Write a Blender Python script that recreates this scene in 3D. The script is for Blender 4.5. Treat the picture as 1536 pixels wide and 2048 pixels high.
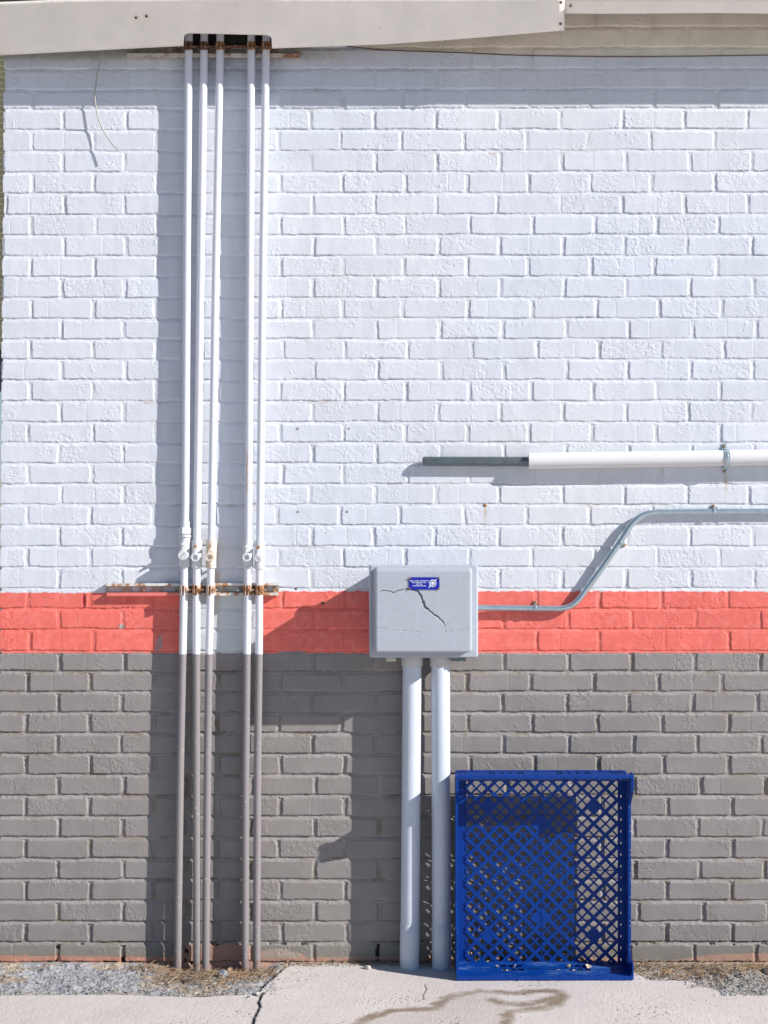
import bpy, math, random
import numpy as np
from mathutils import Vector, Matrix

# ------------------------------------------------------------------ set-up
for o in list(bpy.data.objects):
    bpy.data.objects.remove(o)
scene = bpy.context.scene
COL = scene.collection
S = 0.00162            # metres per photo pixel in the wall plane (y = 0)
L = 5.2                # camera distance from the wall
CX, CY = 768.0, 1024.0
Z0 = 1925.0            # wall base row
CAMZ = (Z0 - CY) * S

cam_d = bpy.data.cameras.new("camera")
cam = bpy.data.objects.new("camera", cam_d)
COL.objects.link(cam)
cam.location = (0, -L, CAMZ)
cam.rotation_euler = (math.radians(90), 0, 0)
cam_d.sensor_fit = 'VERTICAL'
cam_d.sensor_height = 24
cam_d.lens = 24 * L / (2048 * S)
cam_d.clip_start = 0.05
cam_d.clip_end = 500
scene.camera = cam

SUN = Vector((2.15, -1.0, 1.31)).normalized()
EL = math.asin(SUN.z)
AZ = math.atan2(SUN.x, SUN.y)
world = bpy.data.worlds.new("World")
scene.world = world
world.use_nodes = True
wn = world.node_tree
wn.nodes.clear()
sky = wn.nodes.new('ShaderNodeTexSky')
sky.sky_type = 'NISHITA'
sky.sun_disc = False
sky.sun_elevation = EL
sky.sun_rotation = AZ
sky.air_density = 1.0
sky.dust_density = 0.2
sky.ozone_density = 5.0
bg = wn.nodes.new('ShaderNodeBackground')
bg.inputs['Strength'].default_value = 0.070
wo = wn.nodes.new('ShaderNodeOutputWorld')
wn.links.new(sky.outputs[0], bg.inputs[0])
wn.links.new(bg.outputs[0], wo.inputs[0])

sun_d = bpy.data.lights.new("sun", 'SUN')
sun_d.energy = 5.0
sun_d.angle = math.radians(0.5)
sun_d.color = (1.0, 0.955, 0.91)
sun = bpy.data.objects.new("sun", sun_d)
COL.objects.link(sun)
sun.location = SUN * 20
sun.rotation_euler = SUN.to_track_quat('Z', 'Y').to_euler()

scene.view_settings.view_transform = 'Standard'
scene.view_settings.look = 'None'
scene.view_settings.exposure = 0.28
scene.view_settings.gamma = 1.0
scene.render.engine = 'CYCLES'
scene.cycles.max_bounces = 8
scene.cycles.diffuse_bounces = 4


def W(px, py, d=0.0):
    """photo pixel seen at distance d in front of the wall -> world point"""
    k = (L - d) / L
    return Vector(((px - CX) * S * k, -d, CAMZ - (py - CY) * S * k))


def E(px, py, d=0.0):
    """wall-plane pixel coordinates pushed straight out by d"""
    return Vector(((px - CX) * S, -d, (Z0 - py) * S))


def G(px, py):
    """photo pixel lying on the ground plane"""
    k = (Z0 - CY) / (py - CY)
    return Vector(((px - CX) * S * k, -L * (1 - k), 0.0))


# ------------------------------------------------------------------ noise
_tabs = {}


def vnoise(x, y, scale, seed=0):
    if seed not in _tabs:
        _tabs[seed] = np.random.RandomState(seed + 77).rand(512, 512).astype(np.float32)
    t = _tabs[seed]
    x = x / scale + 1000.37
    y = y / scale + 1000.71
    xi = np.floor(x).astype(np.int64)
    yi = np.floor(y).astype(np.int64)
    fx = (x - xi).astype(np.float32)
    fy = (y - yi).astype(np.float32)
    fx = fx * fx * (3 - 2 * fx)
    fy = fy * fy * (3 - 2 * fy)
    a = t[xi & 511, yi & 511]
    b = t[(xi + 1) & 511, yi & 511]
    c = t[xi & 511, (yi + 1) & 511]
    d = t[(xi + 1) & 511, (yi + 1) & 511]
    return (a + (b - a) * fx) * (1 - fy) + (c + (d - c) * fx) * fy   # 0..1


def fbm(x, y, scale, seed=0, octv=3):
    s = 0
    amp = 1.0
    tot = 0
    for i in range(octv):
        s = s + amp * vnoise(x, y, scale, seed + i)
        tot += amp
        amp *= 0.5
        scale *= 0.5
    return s / tot


def sstep(a, b, x):
    t = np.clip((x - a) / (b - a), 0, 1)
    return t * t * (3 - 2 * t)


# ------------------------------------------------------------------ object helpers
def tag(o, label=None, cat=None, group=None, kind=None):
    if label: o['label'] = label
    if cat: o['category'] = cat
    if group: o['group'] = group
    if kind: o['kind'] = kind
    return o


def empty(name, loc, label, cat, group=None):
    o = bpy.data.objects.new(name, None)
    o.empty_display_size = 0.05
    COL.objects.link(o)
    o.location = loc
    tag(o, label, cat, group)
    return o


class MB:
    """collects shapes in world coordinates; build() links ONE mesh object"""
    def __init__(self):
        self.v = []
        self.f = []
        self.s = []

    def add(self, verts, faces, smooth=False):
        n = len(self.v)
        self.v += [tuple(v) for v in verts]
        self.f += [tuple(i + n for i in f) for f in faces]
        self.s += [smooth] * len(faces)
        return self

    def box(self, a, b):
        x0, x1 = sorted((a[0], b[0])); y0, y1 = sorted((a[1], b[1])); z0, z1 = sorted((a[2], b[2]))
        v = [(x0, y0, z0), (x1, y0, z0), (x1, y1, z0), (x0, y1, z0), (x0, y0, z1), (x1, y0, z1), (x1, y1, z1), (x0, y1, z1)]
        return self.add(v, [(0, 3, 2, 1), (4, 5, 6, 7), (0, 1, 5, 4), (1, 2, 6, 5), (2, 3, 7, 6), (3, 0, 4, 7)])

    def hexa(self, v8):
        return self.add(v8, [(0, 3, 2, 1), (4, 5, 6, 7), (0, 1, 5, 4), (1, 2, 6, 5), (2, 3, 7, 6), (3, 0, 4, 7)])

    def tube(self, pts, r, n=24, caps=True, radii=None, smooth=True, phase=0.0):
        pts = [Vector(p) for p in pts]
        rings = []
        up = None
        for i, p in enumerate(pts):
            if i == 0: t = pts[1] - p
            elif i == len(pts) - 1: t = p - pts[i - 1]
            else: t = (pts[i + 1] - p).normalized() + (p - pts[i - 1]).normalized()
            t.normalize()
            if up is None:
                up = Vector((0, 0, 1)) if abs(t.z) < 0.9 else Vector((0, -1, 0))
            a = up - t * up.dot(t)
            a.normalize()
            up = a
            b = t.cross(a)
            rr = radii[i] if radii else r
            rings.append([p + (a * math.cos(phase + 2 * math.pi * k / n) + b * math.sin(phase + 2 * math.pi * k / n)) * rr for k in range(n)])
        vs = [v for rg in rings for v in rg]
        fs = []
        for i in range(len(rings) - 1):
            for k in range(n):
                k2 = (k + 1) % n
                fs.append((i * n + k, i * n + k2, (i + 1) * n + k2, (i + 1) * n + k))
        self.add(vs, fs, smooth)
        if caps:
            self.add(rings[0], [tuple(reversed(range(n)))])
            self.add(rings[-1], [tuple(range(n))])
        return self

    def build(self, name, mat, parent=None, bevel=0.0, label=None):
        me = bpy.data.meshes.new(name)
        org = parent.location.copy() if parent is not None else Vector((0, 0, 0))
        p = parent
        while p is not None and p.parent is not None:
            p = p.parent
            org = org + p.location
        me.from_pydata([(x - org.x, y - org.y, z - org.z) for x, y, z in self.v], [], self.f)
        me.polygons.foreach_set('use_smooth', self.s)
        me.update()
        if mat: me.materials.append(mat)
        o = bpy.data.objects.new(name, me)
        COL.objects.link(o)
        if parent is not None:
            o.parent = parent
        if bevel > 0:
            m = o.modifiers.new('bevel', 'BEVEL')
            m.width = bevel
            m.segments = 2
            m.limit_method = 'ANGLE'
            m.angle_limit = math.radians(50)
        if label: o['label'] = label
        return o


def holes_plate(mb, x0, x1, y0, y1, holes, fn, t):
    """plate in a 2-D frame (u,v) with rectangular holes; fn(u,v,w) -> world, thickness t along w"""
    us = sorted(set([x0, x1] + [h[0] for h in holes] + [h[1] for h in holes]))
    vs = sorted(set([y0, y1] + [h[2] for h in holes] + [h[3] for h in holes]))
    us = [u for u in us if x0 <= u <= x1]
    vs = [v for v in vs if y0 <= v <= y1]
    nu, nv = len(us) - 1, len(vs) - 1

    def solid(i, j):
        if i < 0 or j < 0 or i >= nu or j >= nv: return False
        cu = (us[i] + us[i + 1]) / 2
        cv = (vs[j] + vs[j + 1]) / 2
        return not any(h[0] < cu < h[1] and h[2] < cv < h[3] for h in holes)
    for i in range(nu):
        for j in range(nv):
            if not solid(i, j): continue
            a, b, c, d = us[i], us[i + 1], vs[j], vs[j + 1]
            P = [fn(a, c, 0), fn(b, c, 0), fn(b, d, 0), fn(a, d, 0), fn(a, c, t), fn(b, c, t), fn(b, d, t), fn(a, d, t)]
            F = [(0, 3, 2, 1), (4, 5, 6, 7)]
            if not solid(i, j - 1): F.append((0, 1, 5, 4))
            if not solid(i + 1, j): F.append((1, 2, 6, 5))
            if not solid(i, j + 1): F.append((2, 3, 7, 6))
            if not solid(i - 1, j): F.append((3, 0, 4, 7))
            mb.add(P, F)


# ------------------------------------------------------------------ materials
def new_mat(name):
    m = bpy.data.materials.new(name)
    m.use_nodes = True
    nt = m.node_tree
    b = nt.nodes['Principled BSDF']
    return m, nt, b


def N(nt, t, **kw):
    n = nt.nodes.new(t)
    for k, v in kw.items():
        if k.startswith('_'):
            setattr(n, k[1:], v)
        else:
            key = k.replace('__', ' ')
            n.inputs[int(key[1:]) if key[0] == 'i' and key[1:].isdigit() else key].default_value = v
    return n


def add_bump(nt, b, scale, dist, detail=6, rough=0.6, strength=1.0):
    tc = nt.nodes.new('ShaderNodeTexCoord')
    n = N(nt, 'ShaderNodeTexNoise', Scale=scale, Detail=detail, Roughness=rough)
    nt.links.new(tc.outputs['Object'], n.inputs['Vector'])
    bp = N(nt, 'ShaderNodeBump', Strength=strength, Distance=dist)
    nt.links.new(n.outputs['Fac'], bp.inputs['Height'])
    nt.links.new(bp.outputs[0], b.inputs['Normal'])
    return n, bp


def mat_attr(name, rough=0.55, bumps=(350, 0.0006), speck=0.06, spec=0.35, speck_scale=120):
    """colour from the vertex attribute 'paint', with fine mottling"""
    m, nt, b = new_mat(name)
    a = N(nt, 'ShaderNodeAttribute', _attribute_name='paint')
    tc = nt.nodes.new('ShaderNodeTexCoord')
    n = N(nt, 'ShaderNodeTexNoise', Scale=speck_scale, Detail=8, Roughness=0.7)
    nt.links.new(tc.outputs['Object'], n.inputs['Vector'])
    mr = N(nt, 'ShaderNodeMapRange')
    mr.inputs['From Min'].default_value = 0.25
    mr.inputs['From Max'].default_value = 0.75
    mr.inputs['To Min'].default_value = 1 - speck
    mr.inputs['To Max'].default_value = 1 + speck
    nt.links.new(n.outputs['Fac'], mr.inputs['Value'])
    mx = N(nt, 'ShaderNodeVectorMath', _operation='SCALE')
    nt.links.new(a.outputs['Color'], mx.inputs[0])
    nt.links.new(mr.outputs[0], mx.inputs['Scale'])
    nt.links.new(mx.outputs[0], b.inputs['Base Color'])
    b.inputs['Roughness'].default_value = rough
    b.inputs['Specular IOR Level'].default_value = spec
    add_bump(nt, b, bumps[0], bumps[1], 8, 0.65)
    return m


def mat_plain(name, col, rough=0.5, metal=0.0, bump=(400, 0.0002), var=0.08, vscale=20, col2=None, c2scale=25, c2lo=0.58, c2hi=0.68, spec=0.5, stretch=None):
    m, nt, b = new_mat(name)
    tc = nt.nodes.new('ShaderNodeTexCoord')
    src = tc.outputs['Object']
    if stretch:
        mp = nt.nodes.new('ShaderNodeMapping')
        mp.inputs['Scale'].default_value = stretch
        nt.links.new(src, mp.inputs[0])
        src = mp.outputs[0]
    n = N(nt, 'ShaderNodeTexNoise', Scale=vscale, Detail=8, Roughness=0.65)
    nt.links.new(src, n.inputs['Vector'])
    r = nt.nodes.new('ShaderNodeValToRGB')
    r.color_ramp.elements[0].position = 0.3
    r.color_ramp.elements[1].position = 0.7
    r.color_ramp.elements[0].color = (*[c * (1 - var) for c in col], 1)
    r.color_ramp.elements[1].color = (*[min(1, c * (1 + var)) for c in col], 1)
    nt.links.new(n.outputs['Fac'], r.inputs[0])
    out = r.outputs[0]
    if col2:
        n2 = N(nt, 'ShaderNodeTexNoise', Scale=c2scale, Detail=10, Roughness=0.7)
        nt.links.new(src, n2.inputs['Vector'])
        mr = N(nt, 'ShaderNodeMapRange')
        mr.inputs['From Min'].default_value = c2lo
        mr.inputs['From Max'].default_value = c2hi
        nt.links.new(n2.outputs['Fac'], mr.inputs['Value'])
        mix = nt.nodes.new('ShaderNodeMix')
        mix.data_type = 'RGBA'
        nt.links.new(mr.outputs[0], mix.inputs['Factor'])
        nt.links.new(out, mix.inputs['A'])
        mix.inputs['B'].default_value = (*col2, 1)
        out = mix.outputs['Result']
    nt.links.new(out, b.inputs['Base Color'])
    b.inputs['Roughness'].default_value = rough
    b.inputs['Metallic'].default_value = metal
    b.inputs['Specular IOR Level'].default_value = spec
    if bump: add_bump(nt, b, bump[0], bump[1])
    return m


RUST = (0.30, 0.115, 0.035)
WHITE = (0.72, 0.73, 0.79)


def mat_pipe(name, zsplit, lo, hi, rust_amt=0.0, chips=True):
    """painted pipe: white above the line, grey below it, with chips of the old paint and rust"""
    m, nt, b = new_mat(name)
    geo = nt.nodes.new('ShaderNodeNewGeometry')
    sep = nt.nodes.new('ShaderNodeSeparateXYZ')
    nt.links.new(geo.outputs['Position'], sep.inputs[0])
    mr = N(nt, 'ShaderNodeMapRange')
    mr.inputs['From Min'].default_value = zsplit - 0.0008
    mr.inputs['From Max'].default_value = zsplit + 0.0008
    nt.links.new(sep.outputs['Z'], mr.inputs['Value'])
    mix = nt.nodes.new('ShaderNodeMix'); mix.data_type = 'RGBA'
    nt.links.new(mr.outputs[0], mix.inputs['Factor'])
    mix.inputs['A'].default_value = (*lo, 1)
    mix.inputs['B'].default_value = (*hi, 1)
    # chips: only below
    n = N(nt, 'ShaderNodeTexNoise', Scale=150, Detail=3, Roughness=0.5)
    nt.links.new(geo.outputs['Position'], n.inputs['Vector'])
    c = N(nt, 'ShaderNodeMapRange')
    c.inputs['From Min'].default_value = 0.70
    c.inputs['From Max'].default_value = 0.72
    nt.links.new(n.outputs['Fac'], c.inputs['Value'])
    inv = N(nt, 'ShaderNodeMath', _operation='SUBTRACT'); inv.inputs[0].default_value = 1.0
    nt.links.new(mr.outputs[0], inv.inputs[1])
    mul = N(nt, 'ShaderNodeMath', _operation='MULTIPLY')
    nt.links.new(c.outputs[0], mul.inputs[0]); nt.links.new(inv.outputs[0], mul.inputs[1])
    mix2 = nt.nodes.new('ShaderNodeMix'); mix2.data_type = 'RGBA'
    nt.links.new(mul.outputs[0], mix2.inputs['Factor'])
    nt.links.new(mix.outputs['Result'], mix2.inputs['A'])
    mix2.inputs['B'].default_value = (0.75, 0.75, 0.78, 1)
    # rust / grime near the ground and near the top clamps
    n3 = N(nt, 'ShaderNodeTexNoise', Scale=45, Detail=8, Roughness=0.7)
    nt.links.new(geo.outputs['Position'], n3.inputs['Vector'])
    zr = N(nt, 'ShaderNodeMapRange')
    zr.inputs['From Min'].default_value = 0.14
    zr.inputs['From Max'].default_value = -0.02
    zr.inputs['To Min'].default_value = 0.0
    zr.inputs['To Max'].default_value = 0.30
    nt.links.new(sep.outputs['Z'], zr.inputs['Value'])
    ad = N(nt, 'ShaderNodeMath', _operation='ADD')
    nt.links.new(n3.outputs['Fac'], ad.inputs[0]); nt.links.new(zr.outputs[0], ad.inputs[1])
    th = N(nt, 'ShaderNodeMapRange')
    th.inputs['From Min'].default_value = 0.72 - rust_amt
    th.inputs['From Max'].default_value = 0.86 - rust_amt
    nt.links.new(ad.outputs[0], th.inputs['Value'])
    mix3 = nt.nodes.new('ShaderNodeMix'); mix3.data_type = 'RGBA'
    nt.links.new(th.outputs[0], mix3.inputs['Factor'])
    nt.links.new(mix2.outputs['Result'], mix3.inputs['A'])
    mix3.inputs['B'].default_value = (0.24, 0.15, 0.10, 1)
    nt.links.new(mix3.outputs['Result'], b.inputs['Base Color'])
    b.inputs['Roughness'].default_value = 0.42
    add_bump(nt, b, 90, 0.0006, 5)
    return m


ZG = (Z0 - 1306) * S
M = {}
M['wall'] = mat_attr('painted_brick', 0.6, (420, 0.0010), 0.035)
M['ground'] = mat_attr('ground_surface', 0.9, (300, 0.0026), 0.30, 0.2, 300)
M['conduit'] = mat_pipe('painted_conduit', ZG, (0.25, 0.23, 0.235), WHITE)
M['white_valve'] = mat_plain('white_painted_iron', (0.66, 0.68, 0.70), 0.5, bump=(120, 0.0008), col2=(0.55, 0.44, 0.33), c2lo=0.62, c2hi=0.75, c2scale=60)
M['rusty_valve'] = mat_plain('rust_streaked_iron', (0.74, 0.68, 0.60), 0.6, bump=(120, 0.0008), col2=(0.45, 0.24, 0.10), c2lo=0.47, c2hi=0.62, c2scale=45, stretch=(1, 1, 0.35))
M['strut_back_shade'] = mat_plain('shade_darkened_cream', (0.36, 0.34, 0.29), 0.7, col2=(0.22, 0.11, 0.06), c2lo=0.52, c2hi=0.62, c2scale=30)  # cream darkened in the colour for recess shade, with rust patches
M['rust'] = mat_plain('rusty_steel', (0.33, 0.145, 0.05), 0.85, bump=(200, 0.001), col2=(0.70, 0.62, 0.52), c2lo=0.52, c2hi=0.60, c2scale=90, var=0.4, vscale=70)
M['rust_dark'] = mat_plain('dark_rusty_steel', (0.16, 0.075, 0.04), 0.85, bump=(200, 0.001), col2=(0.45, 0.36, 0.27), c2lo=0.55, c2hi=0.62, c2scale=90, var=0.4, vscale=70)
M['strut_white'] = mat_plain('strut_white_paint', (0.70, 0.69, 0.67), 0.5, col2=(0.42, 0.20, 0.09), c2lo=0.50, c2hi=0.58, c2scale=28)
M['strut_rusty'] = mat_plain('rusting_white_paint', (0.66, 0.64, 0.60), 0.6, col2=(0.42, 0.20, 0.08), c2lo=0.46, c2hi=0.56, c2scale=60)
M['strut_cream'] = mat_plain('strut_cream_paint', (0.66, 0.63, 0.55), 0.6, col2=(0.34, 0.17, 0.09), c2lo=0.48, c2hi=0.60, c2scale=24)
M['strut_coral'] = mat_plain('strut_coral_paint', (0.78, 0.20, 0.17), 0.5, var=0.06)
M['grey_box'] = mat_plain('grey_fibreglass', (0.42, 0.46, 0.515), 0.55, bump=(500, 0.0003), var=0.05, vscale=60, col2=(0.36, 0.38, 0.40), c2scale=110, c2lo=0.66, c2hi=0.74)
M['pvc'] = mat_plain('grey_white_pvc', (0.58, 0.64, 0.73), 0.35, bump=(60, 0.0003), var=0.05, vscale=9, col2=(0.40, 0.43, 0.46), c2lo=0.64, c2hi=0.78, c2scale=30)
M['pvc_cap'] = mat_plain('weathered_pvc', (0.58, 0.59, 0.58), 0.5, bump=(160, 0.0006), var=0.1, col2=(0.36, 0.37, 0.34), c2lo=0.55, c2hi=0.7, c2scale=40)
M['white_pvc'] = mat_plain('white_pvc', (0.76, 0.755, 0.76), 0.35, bump=(60, 0.0002), var=0.02)
M['galv'] = mat_plain('galvanised_steel', (0.50, 0.60, 0.64), 0.34, 0.8, bump=(90, 0.0003), var=0.12, vscale=40)
M['galv_dark'] = mat_plain('dull_steel_tube', (0.16, 0.20, 0.21), 0.45, 0.6, bump=(200, 0.0004), var=0.15, vscale=60, col2=(0.30, 0.28, 0.24), c2lo=0.62, c2hi=0.72)
M['screw'] = mat_plain('brassy_screw', (0.36, 0.24, 0.12), 0.5, 0.6, bump=(300, 0.0004), var=0.3, vscale=200)
M['dark'] = mat_plain('painted_cavity_shade', (0.02, 0.02, 0.018), 0.9, bump=None)  # near-black colour standing in for shade in the eave cavity
M['plate_blue'] = mat_plain('blue_plate', (0.006, 0.012, 0.36), 0.35, bump=None, var=0.1)
M['plate_white'] = mat_plain('plate_lettering', (0.75, 0.80, 0.88), 0.4, bump=None, var=0.02)
M['eave'] = mat_plain('cream_sheet_metal', (0.93, 0.88, 0.79), 0.5, bump=(7, 0.006), var=0.07, vscale=7, col2=(0.40, 0.34, 0.25), c2lo=0.66, c2hi=0.80, c2scale=22, stretch=(1, 1, 0.6))
M['roof'] = mat_plain('roof_felt', (0.2, 0.2, 0.2), 0.9)
M['tray'] = mat_plain('blue_plastic', (0.0, 0.038, 0.245), 0.45, bump=(160, 0.0004), var=0.10, vscale=25, col2=(0.05, 0.15, 0.42), c2lo=0.68, c2hi=0.85, c2scale=50, spec=0.22)
M['tray_worn'] = mat_plain('worn_blue_plastic', (0.0, 0.042, 0.255), 0.5, bump=(160, 0.0005), var=0.15, vscale=25, col2=(0.10, 0.20, 0.40), c2lo=0.52, c2hi=0.72, c2scale=30, spec=0.25, stretch=(0.35, 1, 1))
M['tray_edge'] = mat_plain('scuffed_blue_plastic', (0.0, 0.039, 0.25), 0.5, bump=(160, 0.0006), var=0.15, vscale=40, col2=(0.30, 0.36, 0.50), c2lo=0.60, c2hi=0.72, c2scale=120, spec=0.25)
M['cable'] = mat_plain('pale_wire', (0.45, 0.42, 0.36), 0.6, bump=None)
M['cable_dark'] = mat_plain('dark_wire', (0.10, 0.065, 0.05), 0.7, bump=None)
M['plug'] = mat_plain('grey_plug', (0.35, 0.36, 0.37), 0.6, bump=None)
M['stone'] = mat_plain('pale_stone', (0.52, 0.50, 0.47), 0.9, bump=(90, 0.003), var=0.2, vscale=60)
M['stone_blue'] = mat_plain('blue_grey_stone', (0.22, 0.24, 0.27), 0.9, bump=(90, 0.003), var=0.35, vscale=90)
M['stone_dark'] = mat_plain('dark_stone', (0.055, 0.045, 0.04), 0.9, bump=(90, 0.003), var=0.3, vscale=60)
M['leaf'] = mat_plain('dry_leaf', (0.33, 0.22, 0.14), 0.8, bump=(120, 0.001), var=0.25, vscale=60)
M['leaf_pale'] = mat_plain('pale_dry_leaf', (0.52, 0.44, 0.33), 0.8, bump=(120, 0.001), var=0.25, vscale=60)
M['twig'] = mat_plain('twig', (0.30, 0.20, 0.12), 0.9, var=0.3)


def mat_island(name, cols, rough=0.85):
    m, nt, b = new_mat(name)
    g = nt.nodes.new('ShaderNodeNewGeometry')
    r = nt.nodes.new('ShaderNodeValToRGB')
    r.color_ramp.interpolation = 'CONSTANT'
    el = r.color_ramp.elements
    el[0].position = 0; el[0].color = (*cols[0], 1)
    el[1].position = 1.0 / len(cols); el[1].color = (*cols[1], 1)
    for i in range(2, len(cols)):
        e = el.new(i / len(cols)); e.color = (*cols[i], 1)
    nt.links.new(g.outputs['Random Per Island'], r.inputs[0])
    nt.links.new(r.outputs[0], b.inputs['Base Color'])
    b.inputs['Roughness'].default_value = rough
    return m


M['straw'] = mat_island('dry_straw', [(0.42, 0.29, 0.17), (0.28, 0.17, 0.10), (0.50, 0.38, 0.25), (0.20, 0.13, 0.08), (0.46, 0.27, 0.15), (0.33, 0.27, 0.18)])
M['gravel'] = mat_island('gravel', [(0.30, 0.30, 0.31), (0.36, 0.34, 0.31), (0.20, 0.20, 0.20), (0.42, 0.40, 0.37), (0.32, 0.28, 0.23), (0.24, 0.25, 0.27), (0.52, 0.50, 0.47)])

# ------------------------------------------------------------------ brick wall
ROWS = [  # (line below [mid y], known head joints in this row) listed top to bottom; first line is the top of the first row
    (14, []), (56, [1190, 1308, 1440]), (97, [995, 1120, 1248, 1375]), (139, [65, 187, 312, 558, 940, 1065, 1188, 1313, 1438]),
    (180, [131, 252, 873, 998, 1120, 1243, 1369, 1493]), (219, [65, 189, 315, 562, 687, 805, 931, 1057, 1180, 1306, 1433]),
    (261, [126, 252, 622, 748, 872, 996, 1121, 1245, 1369, 1495]), (303, [63, 188, 311, 558, 681, 802, 928, 1053, 1175, 1301, 1430]),
    (345.5, [125, 250, 622, 750, 874, 1000, 1124, 1252, 1380, 1505]), (387.5, [65, 189, 311, 560, 685, 810, 934, 1058, 1180, 1304, 1430]),
    (430, [130, 249, 626, 750, 872, 995, 1120, 1244, 1369, 1497]), (471.5, [63, 192, 315, 562, 687, 811, 939, 1066, 1189, 1314, 1437]),
    (513, [127, 253, 627, 752, 877, 999, 1127, 1249, 1374, 1503]), (554.5, [61, 190, 314, 562, 686, 808, 934, 1056, 1182, 1309, 1434]),
    (597, [124, 249, 625, 753, 877, 1002, 1128, 1254, 1380, 1508]), (638.5, [61, 187, 561, 685, 805, 936, 1065, 1193, 1318, 1444]),
    (679.5, [122, 248, 626, 752, 879, 1005, 1133, 1257, 1386, 1513]), (720, [61, 186, 310, 566, 690, 815, 944, 1073, 1199, 1323, 1447]),
    (761.5, [123, 251, 629, 755, 883, 1008, 1133, 1255, 1382, 1505]), (803.5, [60, 186, 561, 687, 812, 939, 1063, 1187, 1313, 1440]),
    (845.5, [120, 248, 625, 753, 877, 1000, 1126, 1252, 1377, 1504]), (886.5, [56, 185, 561, 686, 810, 935, 1058, 1184, 1313, 1440]),
    (928, [119, 246, 626, 752, 883, 1008, 1131, 1258, 1384, 1508]), (969.5, [56, 184, 565, 687, 815, 939, 1068, 1195, 1324, 1449]),
    (1010.5, [121, 247, 621, 750, 873, 998, 1124, 1249, 1374, 1499]), (1051.5, [54, 181, 306, 554, 680, 800, 928, 1054, 1179, 1305, 1430]),
    (1094.5, [118, 244, 624, 748, 869, 998, 1125, 1255, 1379, 1506]), (1136, [54, 181, 559, 686, 810, 939, 1064, 1190, 1315, 1440]),
    (1178.5, [118, 244, 623, 750, 873, 998, 1124, 1252, 1382, 1509]), (1219, [56, 180, 309, 460, 565, 691, 1073, 1199, 1325, 1454]),
    (1260, [118, 246, 629, 1008, 1137, 1264, 1393, 1520]), (1304, [59, 187, 320, 568, 691, 1073, 1199, 1330, 1457]),
    (1344.5, [120, 250, 750, 1009, 1137, 1263, 1389, 1522]), (1385, [55, 181, 436, 560, 934, 1062, 1188, 1317, 1444]),
    (1426.5, [116, 243, 375, 625, 1005, 1133, 1257, 1386, 1515]), (1467.5, [52, 179, 434, 556, 684, 936, 1065, 1194, 1325, 1457]),
    (1509, [115, 241, 625, 1008, 1137, 1268, 1394, 1522]), (1551, [52, 181, 437, 561, 689, 940, 1069, 1197, 1327, 1457]),
    (1592.5, [117, 247, 631, 1269, 1402, 1531]), (1634.5, [51, 178, 437, 559, 690, 1335, 1465]),
    (1676.5, [117, 245, 629, 1268, 1396, 1525]), (1719, [51, 180, 435, 556, 689, 1334, 1465]),
    (1760.5, [116, 247, 629, 1270, 1399, 1529]), (1803, [50, 181, 433, 561, 690, 1334, 1464]),
    (1845, [116, 246, 375, 630, 1277, 1407, 1535]), (1886.5, [51, 180, 438, 564, 694, 1334, 1464]),
    (1927, [116, 245, 374, 627, 754, 1388, 1512]), (1969, [60, 187])]
rng = random.Random(5)
PXR = 2760           # right end of the wall in pixels
lines = [r[0] for r in ROWS]
# carry the coursing on above the frame
up = [lines[0] - 41.5 * (i + 1) for i in range(7)][::-1]
ylines = up + lines
rows = [[] for _ in up] + [r[1] for r in ROWS[1:]]
joints = []
for i, known in enumerate(rows):
    if len(known) < 1:
        known = [63] if (i % 2) else [126]
    k = sorted(known)
    out = [k[0]]
    for a in k[1:]:
        gap = a - out[-1]
        n = max(1, int(round(gap / 127.0)))
        base = out[-1]
        for j in range(1, n + 1):
            out.append(base + gap * j / n + (rng.uniform(-1.5, 1.5) if j < n else 0))
    while out[0] > 100: out.insert(0, out[0] - 125.5)
    out.insert(0, -14.0)
    while out[-1] < PXR + 140: out.append(out[-1] + 126 + rng.uniform(-2.5, 2.5))
    joints.append(np.array(out))
ylines = np.array(ylines)


def axis(segs):
    out = []
    for a, b, st in segs:
        n = max(1, int(round((b - a) / st)))
        out += list(np.linspace(a, b, n, endpoint=False))
    out.append(segs[-1][1])
    return np.array(out)


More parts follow.
